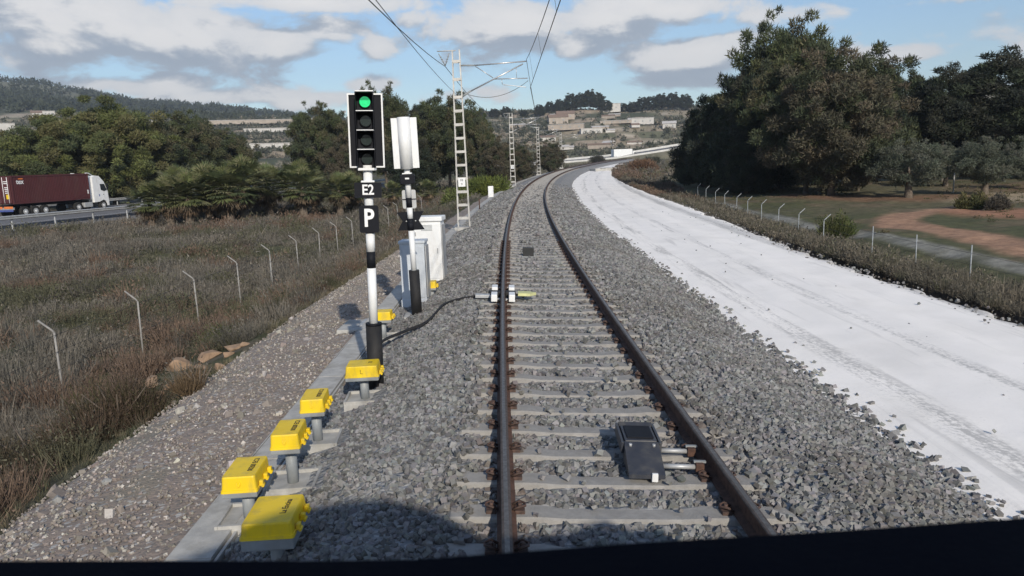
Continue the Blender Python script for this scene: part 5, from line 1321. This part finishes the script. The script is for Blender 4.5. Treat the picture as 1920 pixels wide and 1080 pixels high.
for a in [
    (505, 283, 26, 9, 4.2, M_WALLW, M_ROOFG, 'long low white farm building left of the signal pole', True, 4),
    (1046, 232, 13, 8, 4.5, M_WALLT, M_ROOF, 'tan house with tiled roof on the far slope below the ridge trees', False, 8),
    (1062, 243, 22, 7, 3.2, M_WALLT, M_ROOFG, 'long pale shed in the middle of the far slope', True, -6),
    (1108, 250, 13, 6, 3.0, M_WALLW, M_ROOFG, 'smaller pale shed right of the long one on the far slope', True, 10),
    (1031, 206, 16, 9, 5, M_WALLW, M_ROOF, 'white house between ridge trees at the skyline', False, -5),
    (1146, 210, 13, 9, 6, M_WALLW, M_ROOFG, 'white block house right of the big ridge trees', True, 5),
    (1060, 224, 12, 8, 4, M_WALLT, M_ROOF, 'small brick-coloured house just under the ridge', False, 5),
    (1205, 233, 14, 8, 4, M_WALLW, M_ROOFG, 'tiny white shed far right on the slope', True, 0),
    (1255, 240, 8, 6, 3, M_WALLW, M_ROOFG, 'tiny white house beside the pine grove edge', False, 0),
    (1155, 231, 20, 4, 1.8, M_WALLT, M_ROOFG, 'low white wall-like shed on an upper terrace', True, -3),
    (300, 238, 10, 8, 4, M_WALLW, M_ROOFG, 'small white house above the olive-green pines', True, 0),
    (72, 220, 9, 7, 3.5, M_WALLW, M_ROOF, 'white house left above the lorry under the wooded hill', False, 0),
    (92, 218, 8, 6, 3.8, M_WALLW, M_ROOFG, 'white block at the foot of the dark wood on the left hill', True, 0),
    (8, 250, 12, 8, 6, M_WALLW, M_ROOFG, 'white house cut by the left edge', True, 0),
    (40, 298, 24, 10, 3.5, M_WALLW, M_ROOFG, 'long pale shed just above the red container', True, 0),
    (645, 212, 12, 8, 5, M_WALLW, M_ROOF, 'small white house left of the green signal head', False, 0),
    (490, 232, 80, 14, 2.6, M_WALLT, M_ROOFG, 'very long pale greenhouse terrace on the hill left of the signals', True, 2),
    (525, 247, 45, 10, 2.4, M_WALLW, M_ROOFG, 'second long pale terrace shed below the greenhouse', True, -3)]:
    house(*a[:8], flat=a[8], rot=a[9])
def small_sheds():
    g = np.random.default_rng(5)
    for k in range(17):
        px, py = g.uniform(880, 1265), g.uniform(218, 282)
        x, y, z = hit(px, py)
        if math.hypot(x, y) < 345: continue
        w, d, h = g.uniform(4, 12), g.uniform(3, 6), g.uniform(1.2, 2.2)
        r = thing('shed', 'tiny pale shed scattered over the far terraced slope', 'building', (x, y, z-.3), (0, 0, g.uniform(-.4, .4)-math.atan2(x, y)), 'tiny sheds on the far slope')
        wl = (M_WALLW, M_WALLT)[k % 2]
        b = B(); b.box((0, 0, h/2), (w, d, h), wl); b.obj('wall', r)
        b = B(); b.prism([(-d/2-.3, h), (0, h+d*.2), (d/2+.3, h), (d/2+.3, h-.1), (-d/2-.3, h-.1)], 'x', -w/2-.2, w/2+.2, (M_ROOFG, M_ROOF)[k % 3 == 0]); b.obj('roof', r)
small_sheds()
def ridge_trees():
    lb = 'dark tree on the skyline ridge beyond the railway curve'
    spots = [(855, 560, 20, 9), (878, 560, 22, 9), (905, 565, 20, 8), (930, 570, 24, 9), (952, 570, 30, 8), (985, 575, 18, 7), (1015, 580, 30, 9), (1034, 590, 28, 8), (1052, 585, 34, 9), (1072, 585, 44, 11), (1090, 585, 42, 11), (1108, 585, 50, 12), (1124, 590, 44, 11), (1140, 590, 30, 9), (1170, 600, 22, 9), (1187, 600, 26, 10), (1205, 600, 34, 11), (1222, 600, 34, 11), (1240, 600, 40, 12), (1262, 600, 42, 12), (1285, 600, 40, 12), (640, 560, 28, 8), (618, 560, 22, 8), (262, 470, 24, 9)]
    tm, cm, H = proto('dark_pine')
    for px, d, hp_, w in spots:
        x, y, z = at_dist(px, d)
        h = hp_*.80/F_PX*d; r = thing('ridge_tree', lb if px > 700 else ('lone dark tree on the slope above the olive-green pines' if px < 300 else 'dark tree on the slope left of the green signal head'), 'tree', (x, y, z-.4), (0, 0, random.uniform(0, 6.28)), 'trees along the far skyline')
        r.scale = (w/8.6*1.15, w/8.6*1.15, max(h, 6)/10.2)
        link(bpy.data.objects.new('crown', cm), r); link(bpy.data.objects.new('trunk', tm), r)
ridge_trees()
def groves():
    # olive and almond groves, hedges and woods too far off to count
    def tufts(name, x, y, h, cols, k, leaf):
        n = len(x); P = np.stack([x, y, ground(x, y)], -1); idx = np.repeat(np.arange(n), k); m = len(idx); u = unit(m); u[:, 2] = np.abs(u[:, 2])
        Pt = P[idx]+u*np.stack([h[idx]*.62, h[idx]*.62, h[idx]], -1)*rng.uniform(.5, 1, m)[:, None]
        D = u+unit(m)*.7; D /= np.linalg.norm(D, axis=1, keepdims=True); V = leaf_tris(Pt, D, leaf*h[idx]*rng.uniform(.6, 1.4, m), leaf*.75*h[idx])
        C = np.repeat(cols[idx]*(1+rng.uniform(-.2, .2, (m, 1))), 3, 0)
        tag(np_mesh(name, V.reshape(-1, 3), np.arange(3*m).reshape(-1, 3), M_LEAF, C), kind='stuff')
    n = 24000; az = np.radians(rng.uniform(-38, 24, n)); d = rng.uniform(250, 680, n); x, y = CAM_LOC[0]+d*np.sin(az), d*np.cos(az)
    k = fbm(x*.016, y*.016, 4, 91); ok = (rng.random(n) < smooth(.38, .62, k)*.9+.12) & ~((np.degrees(az) > -8) & (d < 320) & (np.degrees(az) < 22))
    x, y, d = x[ok], y[ok], d[ok]; n = len(x)
    cols = np.where(rng.random((n, 1)) < .5, np.array([(.115, .118, .092)]), np.array([(.065, .072, .046)])); cols = np.where(rng.random((n, 1)) < .16, np.array([(.26, .225, .175)]), cols); h = rng.uniform(.8, 2.9, n)
    tufts('hillside_groves', x, y, h, cols, 24, .46)
    n = 5200; az = np.radians(rng.uniform(-38, 6, n)); d = rng.uniform(720, 1700, n)**1.0; x, y = CAM_LOC[0]+d*np.sin(az), d*np.cos(az)
    k = fbm(x*.006, y*.006, 5, 41); ok = rng.random(n) < 1-smooth(.45, .58, k)*.9; x, y = x[ok], y[ok]; n = len(x); h = rng.uniform(5, 10, n)
    tufts('far_woods', x, y, h, np.array([(.055, .066, .044)])*(1+rng.uniform(-.2, .2, (n, 1))), 40, .36)
groves()

# ------------------------------------------------------------------ the train the photograph is taken from
def train_cab():
    r = thing('train_cab', 'dark train cab whose dashboard edge runs along the bottom', 'train', (0, -1.0, 0))
    o = Vector((0, 1.0, 0))
    def bx(b, x0, x1, y0, y1, z0, z1, mat, bev=0.0): b.box(((x0+x1)/2, (y0+y1)/2+1.0, (z0+z1)/2), (x1-x0, y1-y0, z1-z0), mat, bev)
    b = B(); R = []
    for px, py in ((-260, 1046), (0, 1046), (300, 1045), (600, 1046), (780, 1043), (900, 1034), (1180, 1013), (1560, 990), (1920, 965), (2300, 940)):
        d_ = ray(px, py); p = CAM_LOC+d_*(.55/d_[1]); R.append((p[0], p[2]-2.144))
    R = [(-1.40, R[0][1])]+R+[(1.40, R[-1][1]+.01)]
    rings = [[b.bm.verts.new((x_, y_, z_+dz_)) for y_, z_ in ((1.548, 2.09), (1.550, 2.138), (1.545, 2.144), (1.10, 2.150), (.95, 1.95), (.95, 1.75), (1.50, 1.75))] for x_, dz_ in R]
    n_ = 7; b._fin([b.bm.faces.new((A[k], A[(k+1) % n_], C[(k+1) % n_], C[k])) for A, C in zip(rings, rings[1:]) for k in range(n_)]+[b.bm.faces.new(rings[0][::-1]), b.bm.faces.new(rings[-1])], M_DASH); b.obj('dashboard', r)
    M_BODY = pmat('train_paint', (.55, .56, .57), (.5, .5, .51), .4, 2)
    b = B(); b.prism([(1.555, 2.02), (1.72, 1.86), (1.92, 1.30), (1.95, .75), (1.85, .35), (1.3, .35), (1.3, 1.70), (1.50, 1.74), (1.545, 1.95)], 'x', -1.36, 1.36, M_BODY); b.obj('nose', r)
    for x in (-1, 1): b = B(); b.prism([(-6, .35), (1.40, .35), (1.40, 1.85), (-1.0, 1.85), (-2.2, 3.74), (-6, 3.74)], 'x', x*1.41, x*1.46, M_BODY); b.obj('side_wall', r)
    xs = np.linspace(-1.46, 1.46, 15); R = []; b = B()
    def roofz(x): return 4.06-.30*(abs(x)/1.46)**3
    for x in xs:
        yf = 1.0-2.45-1.25*(x/1.46)**2  # unseen roof, front edge rounded and set back to shape its ballast shadow
        R.append([b.bm.verts.new((x, y, roofz(x)+dz)) for y, dz in ((-6, 0), (yf, 0), (yf, -.10), (-6, -.10))])
    fs = [b.bm.faces.new((A[k], A[(k+1) % 4], C[(k+1) % 4], C[k])) for A, C in zip(R, R[1:]) for k in range(4)]+[b.bm.faces.new(R[0]), b.bm.faces.new(R[-1][::-1])]
    b._fin(fs, M_BODY); b.obj('roof', r)
    b = B(); bx(b, -1.40, 1.40, -3.2, -3.12, 1.1, 3.74, M_DASH); b.obj('rear_partition', r)  # unseen; set here to keep the low sun off the dashboard
    b = B(); bx(b, -1.40, 1.40, -6.9, .40, 1.0, 1.08, M_DASH); b.obj('floor', r)
    for x in (-1.40, 1.40): B().path([(x, 1.42, 1.9), (x*.98, .2, 2.9), (x*.9, -1.95, 3.84)], .035, M_DASH, 8).obj('windscreen_pillar', r)
train_cab()

# ------------------------------------------------------------------ haze: one closed box of thin air
def haze():
    b = B(); m = bpy.data.materials.new('haze'); m.use_nodes = True; n = m.node_tree.nodes; n.remove(n['Principled BSDF'])
    v = n.new('ShaderNodeVolumePrincipled'); v.inputs['Density'].default_value = .00025; v.inputs['Color'].default_value = (.80, .88, 1, 1); v.inputs['Anisotropy'].default_value = .2
    m.node_tree.links.new(v.outputs[0], n['Material Output'].inputs['Volume'])
    b.box((0, 0, 115), (4500, 4500, 290), m); tag(b.obj('haze'), kind='stuff')
haze()
